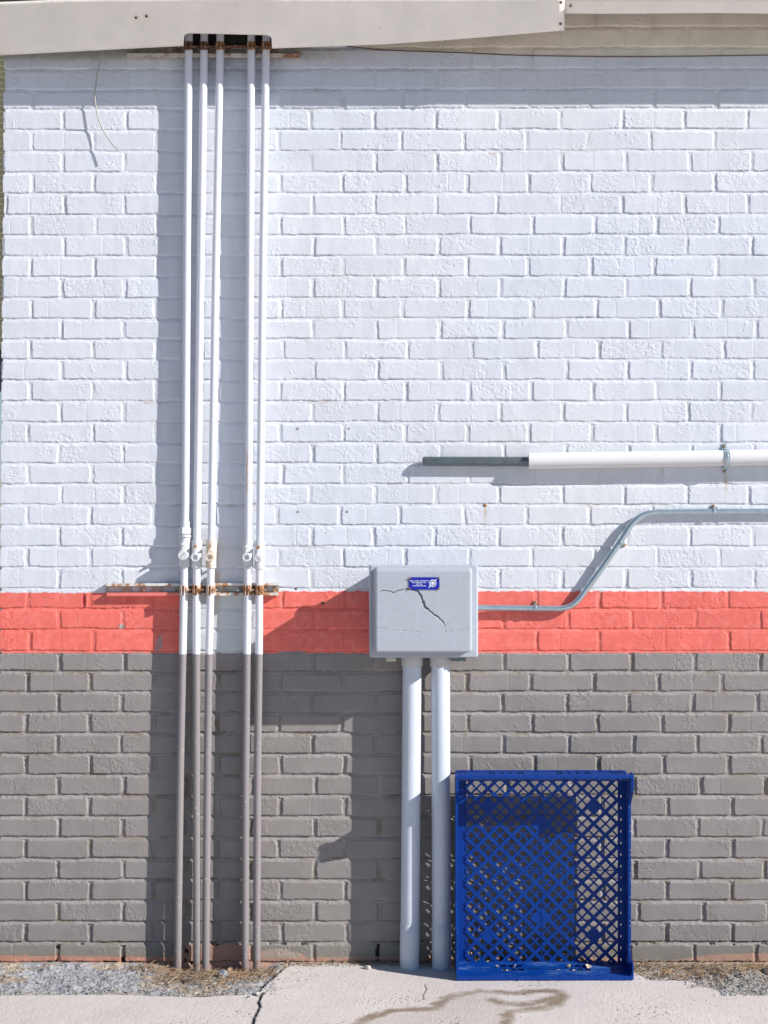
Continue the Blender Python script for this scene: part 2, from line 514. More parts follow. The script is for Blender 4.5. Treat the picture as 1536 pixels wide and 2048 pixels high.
def wall_fields(PX, PY):
    """height (metres out of the wall) and paint colour for wall-plane pixels"""
    wx = (fbm(PX, PY, 26, 1) - 0.5) * 3.4 + (vnoise(PX, PY, 5, 3) - 0.5) * 1.7
    wy = (fbm(PX, PY, 40, 5) - 0.5) * 3.0 + (vnoise(PX, PY, 6, 8) - 0.5) * 1.8
    px = PX + wx
    k = np.clip(1 - PY / 1000.0, 0, 1)
    py = PY + wy + 1.5 * k * np.clip(PX - 768, -800, 1200) / 768.0
    r = np.clip(np.searchsorted(ylines, py) - 1, 0, len(ylines) - 2)
    yt = ylines[r]
    yb = ylines[r + 1]
    jl = np.zeros_like(px); jr = np.zeros_like(px); kk = np.zeros_like(r)
    for i in range(len(ylines) - 1):
        m = (r == i)
        if not m.any(): continue
        j = joints[i]
        idx = np.clip(np.searchsorted(j, px[m]) - 1, 0, len(j) - 2)
        jl[m] = j[idx]; jr[m] = j[idx + 1]; kk[m] = idx
    bid = (r * 131 + kk * 17 + 7)
    R = np.random.RandomState(11)
    tabA = R.rand(4096).astype(np.float32); tabB = R.rand(4096).astype(np.float32)
    tabC = R.rand(4096).astype(np.float32); tabD = R.rand(4096).astype(np.float32)
    ra, rb, rc, rd = tabA[bid & 4095], tabB[bid & 4095], tabC[bid & 4095], tabD[bid & 4095]
    grey = (PY > 1306).astype(np.float32)
    hb = 3.1 + 0.5 * grey + 0.8 * (ra - 0.5)
    hh = 3.4 + 0.4 * grey + 1.6 * (rb - 0.5)
    dl = px - jl - hh
    dr = jr - px - hh
    dt = py - yt - hb
    db = yb - py - hb
    dxm = np.minimum(dl, dr)
    dym = np.minimum(dt, db)
    # rounded corners
    cr = 4.0
    inner = np.minimum(dxm, dym)
    cx_ = np.clip(cr - dxm, 0, None); cy_ = np.clip(cr - dym, 0, None)
    sd = np.where((dxm < cr) & (dym < cr), cr - np.sqrt(cx_ ** 2 + cy_ ** 2), inner)
    soft = 0.55 + 1.5 * (1 - grey) * vnoise(PX, PY, 60, 19)
    Sf = np.where(dt <= dxm, sstep(-0.7 - soft, 0.9 + soft, sd), sstep(-0.4 - 0.35 * soft, 0.9 + 0.35 * soft, sd))
    # brick faces
    face = 0.0012 * (rc - 0.5) + 0.0014 * (ra - 0.5) * (px - (jl + jr) / 2) / 60.0 + 0.0008 * (rb - 0.5) * (py - (yt + yb) / 2) / 16.0
    face = face + 0.0009 * (fbm(PX, PY, 30, 21) - 0.5)
    rough = sstep(0.56, 0.74, fbm(PX, PY, 42, 31, 2) + 0.40 * (rd - 0.5))
    crinkle = fbm(PX + 6 * vnoise(PX, PY, 9, 41), PY * 1.25, 6.5, 42, 2)
    ridg = 1 - np.abs(2 * crinkle - 1)
    face = face + rough * 0.0017 * (ridg - 0.6)
    face = face + 0.00034 * (fbm(PX, PY, 4.5, 51, 2) - 0.5)
    # the occasional straight brush or fold line across a brick
    seam = np.abs(PX - (jl + (0.25 + 0.5 * rd) * (jr - jl)) + 1.5 * (vnoise(PX, PY, 7, 60) - 0.5))
    face = face - 0.0007 * (rb > 0.72) * np.exp(-(seam / 1.1) ** 2)
    # little pimples
    pim = vnoise(PX, PY, 3.0, 62) * vnoise(PX, PY, 40, 63)
    face = face + 0.0011 * sstep(0.62, 0.8, pim)
    # crumbly rim along the edges
    rim = np.exp(-((sd - 1.6) / 1.6) ** 2)
    face = face + 0.0016 * rim * (vnoise(PX, PY, 4.2, 70) - 0.42) * sstep(0.35, 0.6, vnoise(PX, PY, 22, 71))
    # mortar, weathered: deepest under the upper brick, nearly flush on the lower one
    inbed_top = dt < 0          # upper edge of this brick -> lower half of the bed joint
    t_ = np.where(dt < 0, 0.55 + 0.45 * np.clip((dt + hb) / hb, 0, 1), 0.55 - 0.55 * np.clip((hb - (-db)) / hb, 0, 1) * 0)
    t_ = np.where(db < 0, 0.55 * np.clip(1 - (db + hb) / hb, 0, 1), t_)
    deep = (0.35 + 1.1 * fbm(PX, PY, 55, 80, 3)) * (0.66 + 0.44 * grey)
    bed = -(0.0046 * (1 - t_) + 0.0013) * deep
    head = -(0.0032 + 0.0012 * grey + 0.0020 * (rb - 0.4)) * deep
    mort = np.where(dym < 0, bed, head)
    mort = mort + 0.0010 * (fbm(PX, PY, 7, 90, 2) - 0.5)
    h = face * Sf + mort * (1 - Sf)
    # open cracks along some brick arrises
    shade = ((PY < 225) & (PX > 330) & (PX < 860)).astype(np.float32)
    cm = sstep(0.60 - 0.13 * shade - 0.06 * grey, 0.68 - 0.13 * shade - 0.06 * grey, fbm(PX, PY, 60, 95, 2))
    crack = np.exp(-((sd + 0.3) / 0.7) ** 2) * cm * (vnoise(PX, PY, 9, 97) > 0.3) * (db < 1.5)
    h = h - 0.0036 * crack
    # deep open holes in the joints near the base
    base_hole = sstep(0.62, 0.7, fbm(PX, PY, 22, 98, 2)) * (sd < 0) * sstep(1882, 1895, PY)
    h = h - 0.010 * base_hole
    # ---------------- paint
    n1 = fbm(PX, PY, 30, 110)
    n2 = fbm(PX, PY, 9, 113)
    n3 = vnoise(PX, PY, 3, 116)
    col = np.zeros(PX.shape + (3,), np.float32)
    white = np.array([0.665, 0.695, 0.752])
    coral = np.array([0.80, 0.168, 0.132])
    greyc = np.array([0.272, 0.251, 0.241])
    primer = np.array([0.60, 0.635, 0.645])
    beige = np.array([0.78, 0.71, 0.59])
    big = fbm(PX, PY, 420, 160)
    strk = vnoise(PX, PY * 0.12, 9, 163)
    w = white[None, None, :] * (0.955 + 0.09 * n1[..., None]) * (0.97 + 0.06 * strk[..., None])
    w = w * (1 + (big[..., None] - 0.5) * np.array([0.10, 0.05, -0.03])) * (0.975 + 0.05 * rc[..., None])
    c = coral[None, None, :] * (0.90 + 0.20 * n1[..., None]) * (0.96 + 0.08 * rc[..., None]) * (0.97 + 0.06 * strk[..., None]) + 0.03 * (n2[..., None] > 0.6)
    g = greyc[None, None, :] * (0.90 + 0.20 * n1[..., None]) * (0.97 + 0.06 * ra[..., None])
    g = g * (1 + 0.16 * ((1 - Sf) * (h > -0.004))[..., None])      # dust lies pale on the grey joints
    yw = 1182.5 + (n2 - 0.5) * 5 + np.where(PX < 300, 3.0, 0)
    yr = 1306 + (n2 - 0.5) * np.where((PX > 520) & (PX < 740), 9, 2.5) - np.where((PX > 560) & (PX < 600), 3, 0)
    col[:] = w
    m = (PY > yw)[..., None]
    col = np.where(m, c, col)
    mp = ((PX > 358 + 3 * n2) & (PX < 525 + 3 * (n2 - .5)) & (PY > 1176) & (PY <= 1306))[..., None]
    col = np.where(mp, primer * (0.96 + 0.08 * n1[..., None]), col)
    col = np.where((PY > yr)[..., None], g, col)
    # thin patch where the coral did not cover
    tp = ((np.abs(PX - 318 + (PY - 1290) * 0.1) < 6 * sstep(1255, 1300, PY) + 1) & (PY > 1262) & (PY < 1304) & (n2 > 0.42))[..., None]
    col = np.where(tp, np.array([0.42, 0.28, 0.27]), col)
    chip = ((np.hypot(PX - 243, (PY - 1253)) < 5 + 4 * (n3 - .5)))[..., None]
    col = np.where(chip, np.array([0.33, 0.30, 0.26]), col)
    ch2 = (((PX - 168) ** 2 / 16 + (PY - 1203) ** 2 / 220) < 0.8 + 0.6 * (n3 - .5))
    col = np.where(ch2[..., None], np.array([0.32, 0.03, 0.035]), col)
    h = h - 0.002 * ch2
    # unpainted strip above the wire, top right, and stained strip under the eave at left
    wire = np.interp(PX, [690, 768, 940, 1080, 1200, 1400, 1536, 1700], [90, 100, 105, 110, 113, 112.5, 110, 109])
    up_ = ((PY < wire) * sstep(600, 740, PX + 60 * (n1 - .5)))[..., None]
    col = col * (1 - up_) + up_ * beige * (0.9 + 0.25 * n1[..., None])
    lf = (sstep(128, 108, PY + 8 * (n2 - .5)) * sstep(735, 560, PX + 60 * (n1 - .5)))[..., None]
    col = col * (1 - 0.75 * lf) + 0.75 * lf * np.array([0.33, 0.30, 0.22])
    # darker round the pipes under the eave, fading downwards
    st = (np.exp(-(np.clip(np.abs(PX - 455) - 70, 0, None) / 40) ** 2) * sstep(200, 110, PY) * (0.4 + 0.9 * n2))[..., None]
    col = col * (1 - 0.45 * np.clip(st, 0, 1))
    # grime in a few joints
    dirt = ((1 - Sf) * sstep(0.58, 0.72, fbm(PX, PY, 48, 130)) * (0.5 + n3))[..., None]
    col = col * (1 - (0.09 + 0.2 * grey[..., None]) * np.clip(dirt, 0, 1) * np.array([0.7, 0.85, 1.2]))
    for (sx, sy, sw_) in ((640, 804, 60), (610, 1093, 45), (575, 1136, 30), (470, 1010, 60), (1190, 1010, 26), (300, 804, 30), (1485, 1219, 26), (700, 97, 60), (990, 305, 20), (640, 180, 45)):
        rs = (np.exp(-((PX - sx) / sw_) ** 2 - ((PY - sy - 1.5) / 2.6) ** 2) * (1.6 * n2 - 0.25))[..., None]
        col = col * (1 - 0.5 * np.clip(rs, 0, 1) * np.array([0.45, 0.75, 1.0]))
    for (sx, y0_, y1_, sw_) in ((1451, 945, 1040, 3), (970, 1015, 1070, 2.5), (434, 1140, 1300, 7), (430, 1080, 1135, 5), (551, 1190, 1230, 3), (255, 1190, 1230, 4)):
        rs = (np.exp(-((PX - sx - 4 * (n2 - .5)) / sw_) ** 2) * sstep(y0_ - 3, y0_ + 6, PY) * sstep(y1_, y0_, PY) * (0.4 + n2))[..., None]
        col = col * (1 - 0.5 * np.clip(rs, 0, 1) * np.array([0.35, 0.62, 0.95]))
    spots = (vnoise(PX, PY, 2.2, 140) * vnoise(PX, PY, 70, 141) > 0.86)[..., None]
    col = np.where(spots & (PY < 1180)[..., None], np.array([0.45, 0.33, 0.25]), col)
    wsp = ((vnoise(PX, PY, 1.8, 150) * vnoise(PX, PY, 55, 151) > 0.90) & (PY > 1310))[..., None]
    col = np.where(wsp, np.array([0.62, 0.61, 0.60]), col)
    # moss and splash line, then the bare coral / brick foot of the wall
    ms = (sstep(1878, 1906, PY + 20 * (n1 - .5)) * (0.35 + 0.75 * n2))[..., None]
    col = col * (1 - 0.55 * ms) + 0.55 * ms * np.array([0.20, 0.185, 0.13])
    lowy = np.interp(PX, [0, 340, 360, 372, 374, 378, 482, 486, 520, 524, 560, 600, 624, 630, 800, 1260, 1262, 1300, 1390, 1450, 1600, 2800],
                     [1911, 1914, 1904, 1890, 1888, 1889, 1889, 1893, 1893, 1902, 1896, 1906, 1918, 1914, 1914, 1915, 1921, 1924, 1914, 1908, 1906, 1910]) + 5 * (n2 - .5)
    foot = (PY > lowy)[..., None]
    fc = np.where((PX < 360)[..., None], np.array([0.50, 0.25, 0.18]) * (0.7 + 0.6 * n2[..., None]), np.array([0.44, 0.275, 0.21]) * (0.85 + 0.3 * n2[..., None]))
    fc = np.where(((PX > 524) & (PX < 600) & (PY < 1915))[..., None], np.array([0.40, 0.33, 0.27]), fc)
    col = np.where(foot, fc, col)
    col = np.where(((h < -0.0065) & (PY > 1878))[..., None], np.array([0.05, 0.045, 0.035]), col)
    return h, np.clip(col, 0, 1), Sf


def grid_faces(n, m):
    idx = np.arange(n * m).reshape(n, m)
    q = np.stack([idx[:-1, :-1], idx[1:, :-1], idx[1:, 1:], idx[:-1, 1:]], -1).reshape(-1, 4)
    return q


def np_mesh(name, V, Q, mat, colors=None, parent=None, flip=False):
    if flip: Q = Q[:, ::-1]
    me = bpy.data.meshes.new(name)
    me.vertices.add(len(V))
    me.vertices.foreach_set('co', V.astype(np.float32).ravel())
    me.loops.add(Q.size)
    me.loops.foreach_set('vertex_index', Q.astype(np.int32).ravel())
    me.polygons.add(len(Q))
    me.polygons.foreach_set('loop_start', np.arange(0, Q.size, 4, dtype=np.int32))
    me.polygons.foreach_set('use_smooth', np.ones(len(Q), bool))
    me.update(calc_edges=True)
    if colors is not None:
        at = me.color_attributes.new('paint', 'FLOAT_COLOR', 'POINT')
        c = np.concatenate([colors, np.ones((len(colors), 1))], 1).astype(np.float32)
        at.data.foreach_set('color', c.ravel())
    me.materials.append(mat)
    o = bpy.data.objects.new(name, me)
    COL.objects.link(o)
    if parent: o.parent = parent
    return o


st = 1.3
xa = axis([(0, 1545, st), (1545, 1700, 3.0), (1700, PXR, 6.0)])
ya = axis([(-190, 20, 4.0), (20, 1935, st), (1935, 1990, 4)])
PX, PY = np.meshgrid(xa, ya, indexing='ij')
H, C, SF = wall_fields(PX, PY)
# ragged corner at the left end: leans with the photograph and recesses at each bed joint
lean = np.clip(8.5 * (1 - PY / 1040.0), 0, 9) - np.clip((PY - 1040) / 1000 * 6, 0, 8)
edge = lean + 3.0 * (1 - SF[6:7, :]) + 1.6 * (vnoise(PX * 0, PY, 12, 201) - 0.5)
XW = PX + edge * np.clip(1 - PX / 50.0, 0, 1)
X = (XW - CX) * S
Z = (Z0 - PY) * S
Y = -H
# add the return of the wall behind its left end
side = [0.012, 0.06, 0.4, 1.2, 3.0]
Xs = np.stack([X[0] + 0.0 * s for s in side[::-1]]); Ys = np.stack([Y[0] * 0 + s for s in side[::-1]]); Zs = np.stack([Z[0]] * len(side))
Xf = np.concatenate([Xs, X]); Yf = np.concatenate([Ys, Y]); Zf = np.concatenate([Zs, Z])
Cf = np.concatenate([np.repeat(C[:1], len(side), 0), C])
n, m_ = Xf.shape
V = np.stack([Xf, Yf, Zf], -1).reshape(-1, 3)
wall = np_mesh('brick_wall', V, grid_faces(n, m_), M['wall'], Cf.reshape(-1, 3), flip=True)
tag(wall, 'painted brick wall, white on top, coral stripe and grey base, behind all the pipes', 'wall')
WXC = xa; WYC = ya


def wall_h(px, py):
    i = int(np.clip(np.searchsorted(WXC, px), 0, len(WXC) - 1)); j = int(np.clip(np.searchsorted(WYC, py), 0, len(WYC) - 1))
    return float(H[i, j])


# ------------------------------------------------------------------ ground
def poly_dist(X, Y, pts):
    d = np.full(X.shape, 1e9)
    for (x0, y0), (x1, y1) in zip(pts[:-1], pts[1:]):
        vx, vy = x1 - x0, y1 - y0
        t = np.clip(((X - x0) * vx + (Y - y0) * vy) / (vx * vx + vy * vy), 0, 1)
        d = np.minimum(d, np.hypot(X - x0 - t * vx, Y - y0 - t * vy))
    return d


def gpts(l):
    return [(G(a, b).x, -G(a, b).y) for a, b in l]


def inpoly(X, Y, pts):
    c = np.zeros(X.shape, bool)
    n = len(pts)
    for i in range(n):
        x0, y0 = pts[i]; x1, y1 = pts[(i + 1) % n]
        cond = ((y0 > Y) != (y1 > Y))
        xi = (x1 - x0) * (Y - y0) / ((y1 - y0) if y1 != y0 else 1e-9) + x0
        c ^= cond & (X < xi)
    return c


gx = axis([(-45, -6, 6.0), (-6, -1.4, 0.25), (-1.4, 1.4, 0.0027), (1.4, 6, 0.25), (6, 45, 6.0)])
gd = axis([(-0.02, 0.80, 0.0032), (0.80, 1.6, 0.02), (1.6, 6, 0.3), (6, 60, 6.0)])    # distance in front of the wall
GX, GD = np.meshgrid(gx, gd, indexing='ij')
left_patch = [(-46, -1)] + gpts([(-200, 1992), (0, 1990), (120, 1989), (250, 1990), (380, 1993), (490, 1990), (519, 1985), (530, 1972), (548, 1955), (562, 1942), (578, 1932)]) + [(G(585, 1930).x, -1)]
right_patch = [(G(1262, 1930).x, -1)] + gpts([(1262, 1945), (1300, 1960), (1380, 1962), (1400, 1970), (1440, 1983), (1500, 1988), (1545, 1992), (1800, 1996)]) + [(46, 0.37), (46, -1)]
wobx = GX + 0.010 * (fbm(GX, GD, 0.05, 300) - 0.5); wobd = GD + 0.012 * (fbm(GX, GD, 0.04, 303) - 0.5)
pl = inpoly(wobx, wobd, left_patch)
pr = inpoly(wobx, wobd, right_patch)
n1 = fbm(GX, GD, 0.25, 310); n2 = fbm(GX, GD, 0.03, 313); n3 = fbm(GX, GD, 0.010, 316, 2); n4 = vnoise(GX, GD, 0.0045, 319)
gh = 0.0005 * (n3 - .5) + 0.0006 * (n4 - .5) + 0.004 * (n1 - .5)
# brush texture of the concrete: faint curved lines
gh = gh + 0.0003 * (vnoise(GX * 1.0 + 0.15 * GD, GD * 0.06, 0.0035, 322) - .5)
gc = np.array([0.685, 0.628, 0.592])[None, None, :] * (0.93 + 0.14 * n1[..., None]) * (0.95 + 0.10 * n2[..., None])
pit = sstep(0.86, 0.96, vnoise(GX + 0.004 * n3, GD, 0.0062, 330) * (0.6 + 0.6 * vnoise(GX, GD, 0.12, 331)))
gh = gh - 0.0014 * pit
gc = gc * (1 - 0.55 * pit[..., None])
# asphalt and dirt patch, left
patch_h = 0.022 * (fbm(GX, GD, 0.10, 340) - 0.55) + 0.013 * (fbm(GX, GD, 0.022, 344) - .5) + 0.004 * (n4 - .5) - 0.006
asph = sstep(0.44, 0.52, fbm(GX, GD * 2.0, 0.16, 350, 4) + 0.06 * sstep(-0.55, -0.85, GX) + 0.03) * (GX < -0.33)
dirtc = np.array([0.40, 0.335, 0.26])[None, None, :] * (0.6 + 0.8 * n3[..., None])
aspc = np.array([0.345, 0.35, 0.37])[None, None, :] * (0.68 + 0.66 * n3[..., None])
grav = np.array([0.30, 0.285, 0.26])[None, None, :] * (0.4 + 1.2 * n4[..., None])
pc = dirtc * (1 - asph[..., None]) + aspc * asph[..., None]
edgew = sstep(0.26, 0.34, GD)[..., None] * (GX < 0)[..., None]
pc = pc * (1 - 0.7 * edgew) + 0.7 * edgew * grav
rg = sstep(0.45, 0.6, (GX - 0.95) * 0.8 + n1 + (GD - 0.1))[..., None]
pc = np.where((GX > 0.5)[..., None], dirtc * (1 - rg) + grav * rg, pc)
pm = (pl | pr)
hollow = 0.022 * sstep(0.20, 0.12, np.abs(GX + 0.53)) * sstep(0.13, 0.06, GD)
gh = np.where(pm, patch_h * sstep(0.0, 0.03, GD + 0.01) - hollow, gh)
gc = np.where(pm[..., None], pc, gc)
# debris along the foot of the wall behind the tray
deb = (sstep(0.055, 0.02, GD + 0.03 * (n2 - .5)) * (~pm))[..., None]
gc = gc * (1 - 0.7 * deb) + 0.7 * deb * dirtc
# cracks between the slabs
crk = [gpts([(524, 1986), (521, 1994), (516, 2003), (519, 2012), (513, 2024), (508, 2034), (504, 2048), (500, 2062), (478, 2200), (450, 2500)]),
       gpts([(850, 1968), (852, 1980), (846, 1990), (848, 2000)]), gpts([(490, 1996), (505, 1990), (522, 1994)])]
for q, wd, dp in ((crk[0], 0.0036, 0.008), (crk[1], 0.0012, 0.002), (crk[2], 0.002, 0.005)):
    dd = poly_dist(GX + 0.006 * (n3 - .5), GD + 0.010 * (n3 - .5), q)
    mk = np.exp(-(dd / wd) ** 2)
    gh = gh - dp * mk
    gc = gc * (1 - 0.82 * np.clip(1.3 * np.exp(-(dd / (wd * 1.5)) ** 2), 0, 1)[..., None])
# damp stain in front of the tray
stain = gpts([(715, 2049), (735, 2038), (780, 2022), (868, 2017), (885, 2002), (905, 1992), (960, 1982), (1000, 1984), (1030, 1987), (1080, 1981), (1115, 1983), (1126, 1993),
              (1112, 2008), (1085, 2017), (1050, 2020), (1022, 2024), (1012, 2034), (1008, 2052)])
stain2 = gpts([(985, 2000), (1004, 2006), (1040, 2010), (1070, 2006), (1110, 1996)])
stain_in = gpts([(715, 2049), (735, 2038), (780, 2022), (868, 2017), (885, 2002), (905, 1992), (960, 1982), (1000, 1984), (990, 1998), (1020, 2010), (1010, 2030), (1008, 2060)])
dd = poly_dist(GX + 0.02 * (n2 - .5), GD + 0.02 * (n2 - .5), stain)
dd2 = poly_dist(GX + 0.02 * (n2 - .5), GD + 0.02 * (n2 - .5), stain2)
sm = np.maximum(np.exp(-(dd / 0.023) ** 2), 0.95 * np.exp(-(dd2 / 0.026) ** 2)) * (0.35 + 0.8 * n2 + 0.5 * n4) * 1.15
sm = sm * sstep(0.16, 0.42, sm + 0.25 * (n3 - .5)) * (0.55 + 0.6 * vnoise(GX, GD, 0.05, 360))
sm = np.maximum(sm, 0.20 * inpoly(GX, GD, stain_in))
gc = gc * (1 - np.clip(sm, 0, 1)[..., None] * np.array([0.56, 0.62, 0.70]))
# fade the relief and patches away from the photographed area
fad = sstep(2.2, 1.35, np.abs(GX)) * sstep(1.5, 0.75, GD)
gh = np.where(pm, gh * np.clip(fad + 0.0, 0, 1), gh * fad)
V = np.stack([GX, -GD, gh], -1).reshape(-1, 3)
ground = np_mesh('ground', V, grid_faces(*GX.shape), M['ground'], np.clip(gc, 0, 1).reshape(-1, 3), flip=True)
tag(ground, kind='structure')
GXC = gx; GDC = gd


def ground_h(x, d):
    i = int(np.clip(np.searchsorted(GXC, x), 0, len(GXC) - 1)); j = int(np.clip(np.searchsorted(GDC, d), 0, len(GDC) - 1))
    return float(gh[i, j])


far = MB()
far.add([(-300, 40, -0.06), (300, 40, -0.06), (300, -300, -0.06), (-300, -300, -0.06)], [(3, 2, 1, 0)])
fo = far.build('distant_ground', mat_plain('distant_asphalt', (0.10, 0.10, 0.10), 0.9), None)
tag(fo, kind='structure')
# ground behind the wall line
rear = MB()
rear.add([(-60, 0.03, -0.015), (60, 0.03, -0.015), (60, 39, -0.015), (-60, 39, -0.015)], [(0, 1, 2, 3)])
tag(rear.build('rear_ground', mat_plain('rear_asphalt', (0.16, 0.155, 0.15), 0.9), None), kind='structure')

# ------------------------------------------------------------------ eave / roof
def dpan(y):
    return 0.080 + (0.203 - 0.080) * np.clip((110 - y) / 106.0, -0.2, 1.05)


roof = empty('roof_eave', W(600, 40, 0.15), 'cream sheet-metal eave under the roof, with a cut-out where the pipes pass', 'roof')


def panel(name, xs, yb, yt, dfun, mat, parent):
    mb = MB()
    nv = 14
    vs = []
    for i, x in enumerate(xs):
        for j in range(nv + 1):
            t = j / nv
            y = yb[i] + (yt[i] - yb[i]) * t
            d = dfun(x, y)
            vs.append(W(x, y, d))
    fs = []
    for i in range(len(xs) - 1):
        for j in range(nv):
            a = i * (nv + 1) + j
            fs.append((a, a + nv + 1, a + nv + 2, a + 1))
    mb.add(vs, fs, True)
    o = mb.build(name, mat, parent)
    m = o.modifiers.new('thickness', 'SOLIDIFY')
    m.thickness = 0.0022
    m.offset = -1
    return o


xs = list(np.linspace(-60, 360, 22)) + [366, 367, 368.5, 370, 373, 378, 386] + list(np.linspace(395, 515, 9)) + [525, 534, 539, 541.5, 543, 544, 546] + list(np.linspace(555, 1100, 28)) + [1115, 1129]
yb = []
for x in xs:
    y = float(np.interp(x, [-60, 0, 180, 368, 545, 768, 900, 1129], [114, 111, 101.5, 92, 97, 89, 80, 61]))
    if 367.5 < x < 543.5:
        top = 66.5 + (x - 368) / 175 * 4
        e = min(x - 367.5, 543.5 - x)
        if e < 11:
            top = top + 10 - math.sqrt(max(0, 121 - (11 - e) ** 2)) * 10 / 11
        y = top
    yb.append(y)
yt = [float(np.interp(x, [-60, 0, 110, 200, 1129], [6, 4.5, 0, -4, -4])) for x in xs]
wr = random.Random(3)


def df1(x, y):
    return float(dpan(y)) + 0.0035 * math.sin(x / 140.0 + 1) * math.sin(y / 60.0) + 0.004


panel('fascia_panel', xs, yb, yt, df1, M['eave'], roof)
xs2 = list(np.linspace(1120, 1760, 30)) + [2200, 2700]
panel('fascia_panel', xs2, [27 + 0.6 * math.sin(x / 60.0) for x in xs2], [-6] * len(xs2), lambda x, y: float(dpan(y)) - 0.008 + 0.004 * math.cos((y - 10) / 14.0), M['eave'], roof)
# slanted edge strip + screws of the left panel
for (x, y) in ((1122, 5), (1121, 48), (1141, 12), (293, 33), (272, 36)):
    c = W(x, y, float(dpan(y)) + (0.006 if x < 1130 else 0.0))
    mb = MB().tube([c, c + Vector((0, -0.004, -0.001))], 0.0042, 10)
    mb.build('screw', M['rust_dark'], roof)
# roof deck behind the top edge
t0 = W(-80, 2, 0.214); t1 = W(2750, 2, 0.214)
zt = CAMZ - (-2 - CY) * S * (L - 0.202) / L
mb = MB()
mb.hexa([(t0.x, -0.209, zt - 0.004), (t1.x, -0.209, zt - 0.004), (t1.x, 3.2, zt + 0.50), (t0.x, 3.2, zt + 0.50), (t0.x, -0.209, zt + 0.008), (t1.x, -0.209, zt + 0.008), (t1.x, 3.2, zt + 0.54), (t0.x, 3.2, zt + 0.54)])
mb.build('roof_deck', M['roof'], roof)
# added near-black sheet that paints the cavity shade behind the cut-out
mb = MB()
mb.box(E(352, 93, 0.004), E(560, -20, 0.0105))
mb.build('cavity_shade_board', M['dark'], roof)

# thin wire tacked along the paint line at the top right
pts = [(690, 92), (735, 97), (768, 100.5), (850, 103), (940, 106), (1010, 109.5), (1080, 111.5), (1200, 113), (1300, 113), (1400, 112), (1536, 110), (1620, 109.5), (1750, 109)]
mb = MB().tube([W(x, y, 0.006) for x, y in pts], 0.0016, 8)
tag(mb.build('thin_wire', M['cable_dark']), 'thin dark wire along the brick below the right-hand eave panel', 'wire')

# loose dangling wire
from mathutils import geometry as mg
P = [W(208, 95, 0.03), W(204, 108, 0.024), W(196, 140, 0.022), W(191, 175, 0.02), W(190, 198, 0.020), W(196, 235, 0.020), W(209, 265, 0.024), W(224, 287, 0.030), W(237, 300, 0.036)]
cp = []
for i in range(len(P) - 1):
    a = P[max(i - 1, 0)]; b_ = P[i]; c_ = P[i + 1]; d_ = P[min(i + 2, len(P) - 1)]
    for k in range(5):
        t = k / 5
        cp.append(0.5 * ((2 * b_) + (-a + c_) * t + (2 * a - 5 * b_ + 4 * c_ - d_) * t * t + (-a + 3 * b_ - 3 * c_ + d_) * t ** 3))
cp.append(P[-1])
tag(MB().tube(cp, 0.0021, 8).build('loose_wire', M['cable']), 'loose curved wire dangling from the eave on white brick at upper left', 'wire')

# ------------------------------------------------------------------ strut channels
def channel(x0, x1, yt, yb, d, label, mats, slots, lip_split=None, tilt=0.0):
    root = empty('strut_channel', W((x0 + x1) / 2, (yt + yb) / 2, 0), label, 'bracket rail')

    def P(px, py, dd):
        return W(px, py + tilt * (px - x0), dd)
    mb = MB()
    holes_plate(mb, x0, x1, yt + 4, yb - 6, [(a, b, yt + 7.5, yb - 8.5) for a, b in slots], lambda u, v, w: P(u, v, 0.003 + w), 0.002)
    mb.build('back_plate', mats[2], root)
    t = 2.2

    def bar(name, xa_, xb_, y0, y1, mat):
        mb = MB()
        # web going back to the wall and the lip folded at its front
        mb.hexa([P(xa_, y1, d), P(xb_, y1, d), P(xb_, y1, 0.002), P(xa_, y1, 0.002), P(xa_, y0, d), P(xb_, y0, d), P(xb_, y0, 0.002), P(xa_, y0, 0.002)])
        mb.build(name, mat, root, bevel=0.001)
    bar('rail', x0, x1, yt, yt + 5.5, mats[0])
    if lip_split:
        bar('rail', x0 + 1, lip_split, yb - 7, yb, mats[1])
        bar('rail', lip_split, x1 - 1, yb - 6, yb, mats[0])
    else:
        bar('rail', x0 + 1, x1, yb - 9, yb, mats[1])
    return root


low = channel(212, 558, 1167, 1192.5, 0.0225, 'lower slotted strut channel, coral and white with rust, across the five pipes', (M['strut_white'], M['strut_coral'], M['strut_back_shade']),
              [(216, 245), (262, 279), (283, 306), (325, 350), (432, 446), (450, 478), (535, 545)], lip_split=358, tilt=-0.004)
upc = channel(253, 600, 90, 115, 0.021, 'upper slotted strut channel, cream with rust, just under the eave', (M['rust_dark'], M['strut_cream'], M['strut_back_shade']),
              [(270, 300), (310, 335), (345, 365), (380, 395), (450, 490), (545, 555), (570, 590)], tilt=0.002)
for (x, y, r_, rt, mt) in ((288, 1179, 3.4, low, 'rust'), (476, 1180, 3.2, low, 'galv'), (551, 1180, 5.0, low, 'rust'), (355, 99, 3.5, upc, 'rust_dark')):
    c = W(x, y, 0.006)
    MB().tube([c, c + Vector((0, -0.006, 0))], r_ * S, 6, smooth=False).build('bolt', M[mt], rt, bevel=0.0006)

# ------------------------------------------------------------------ the five conduits
def pipe_center(tab, y):
    ys = [t[0] for t in tab]
    return float(np.interp(y, ys, [t[1] for t in tab])), float(np.interp(y, ys, [t[2] for t in tab]))


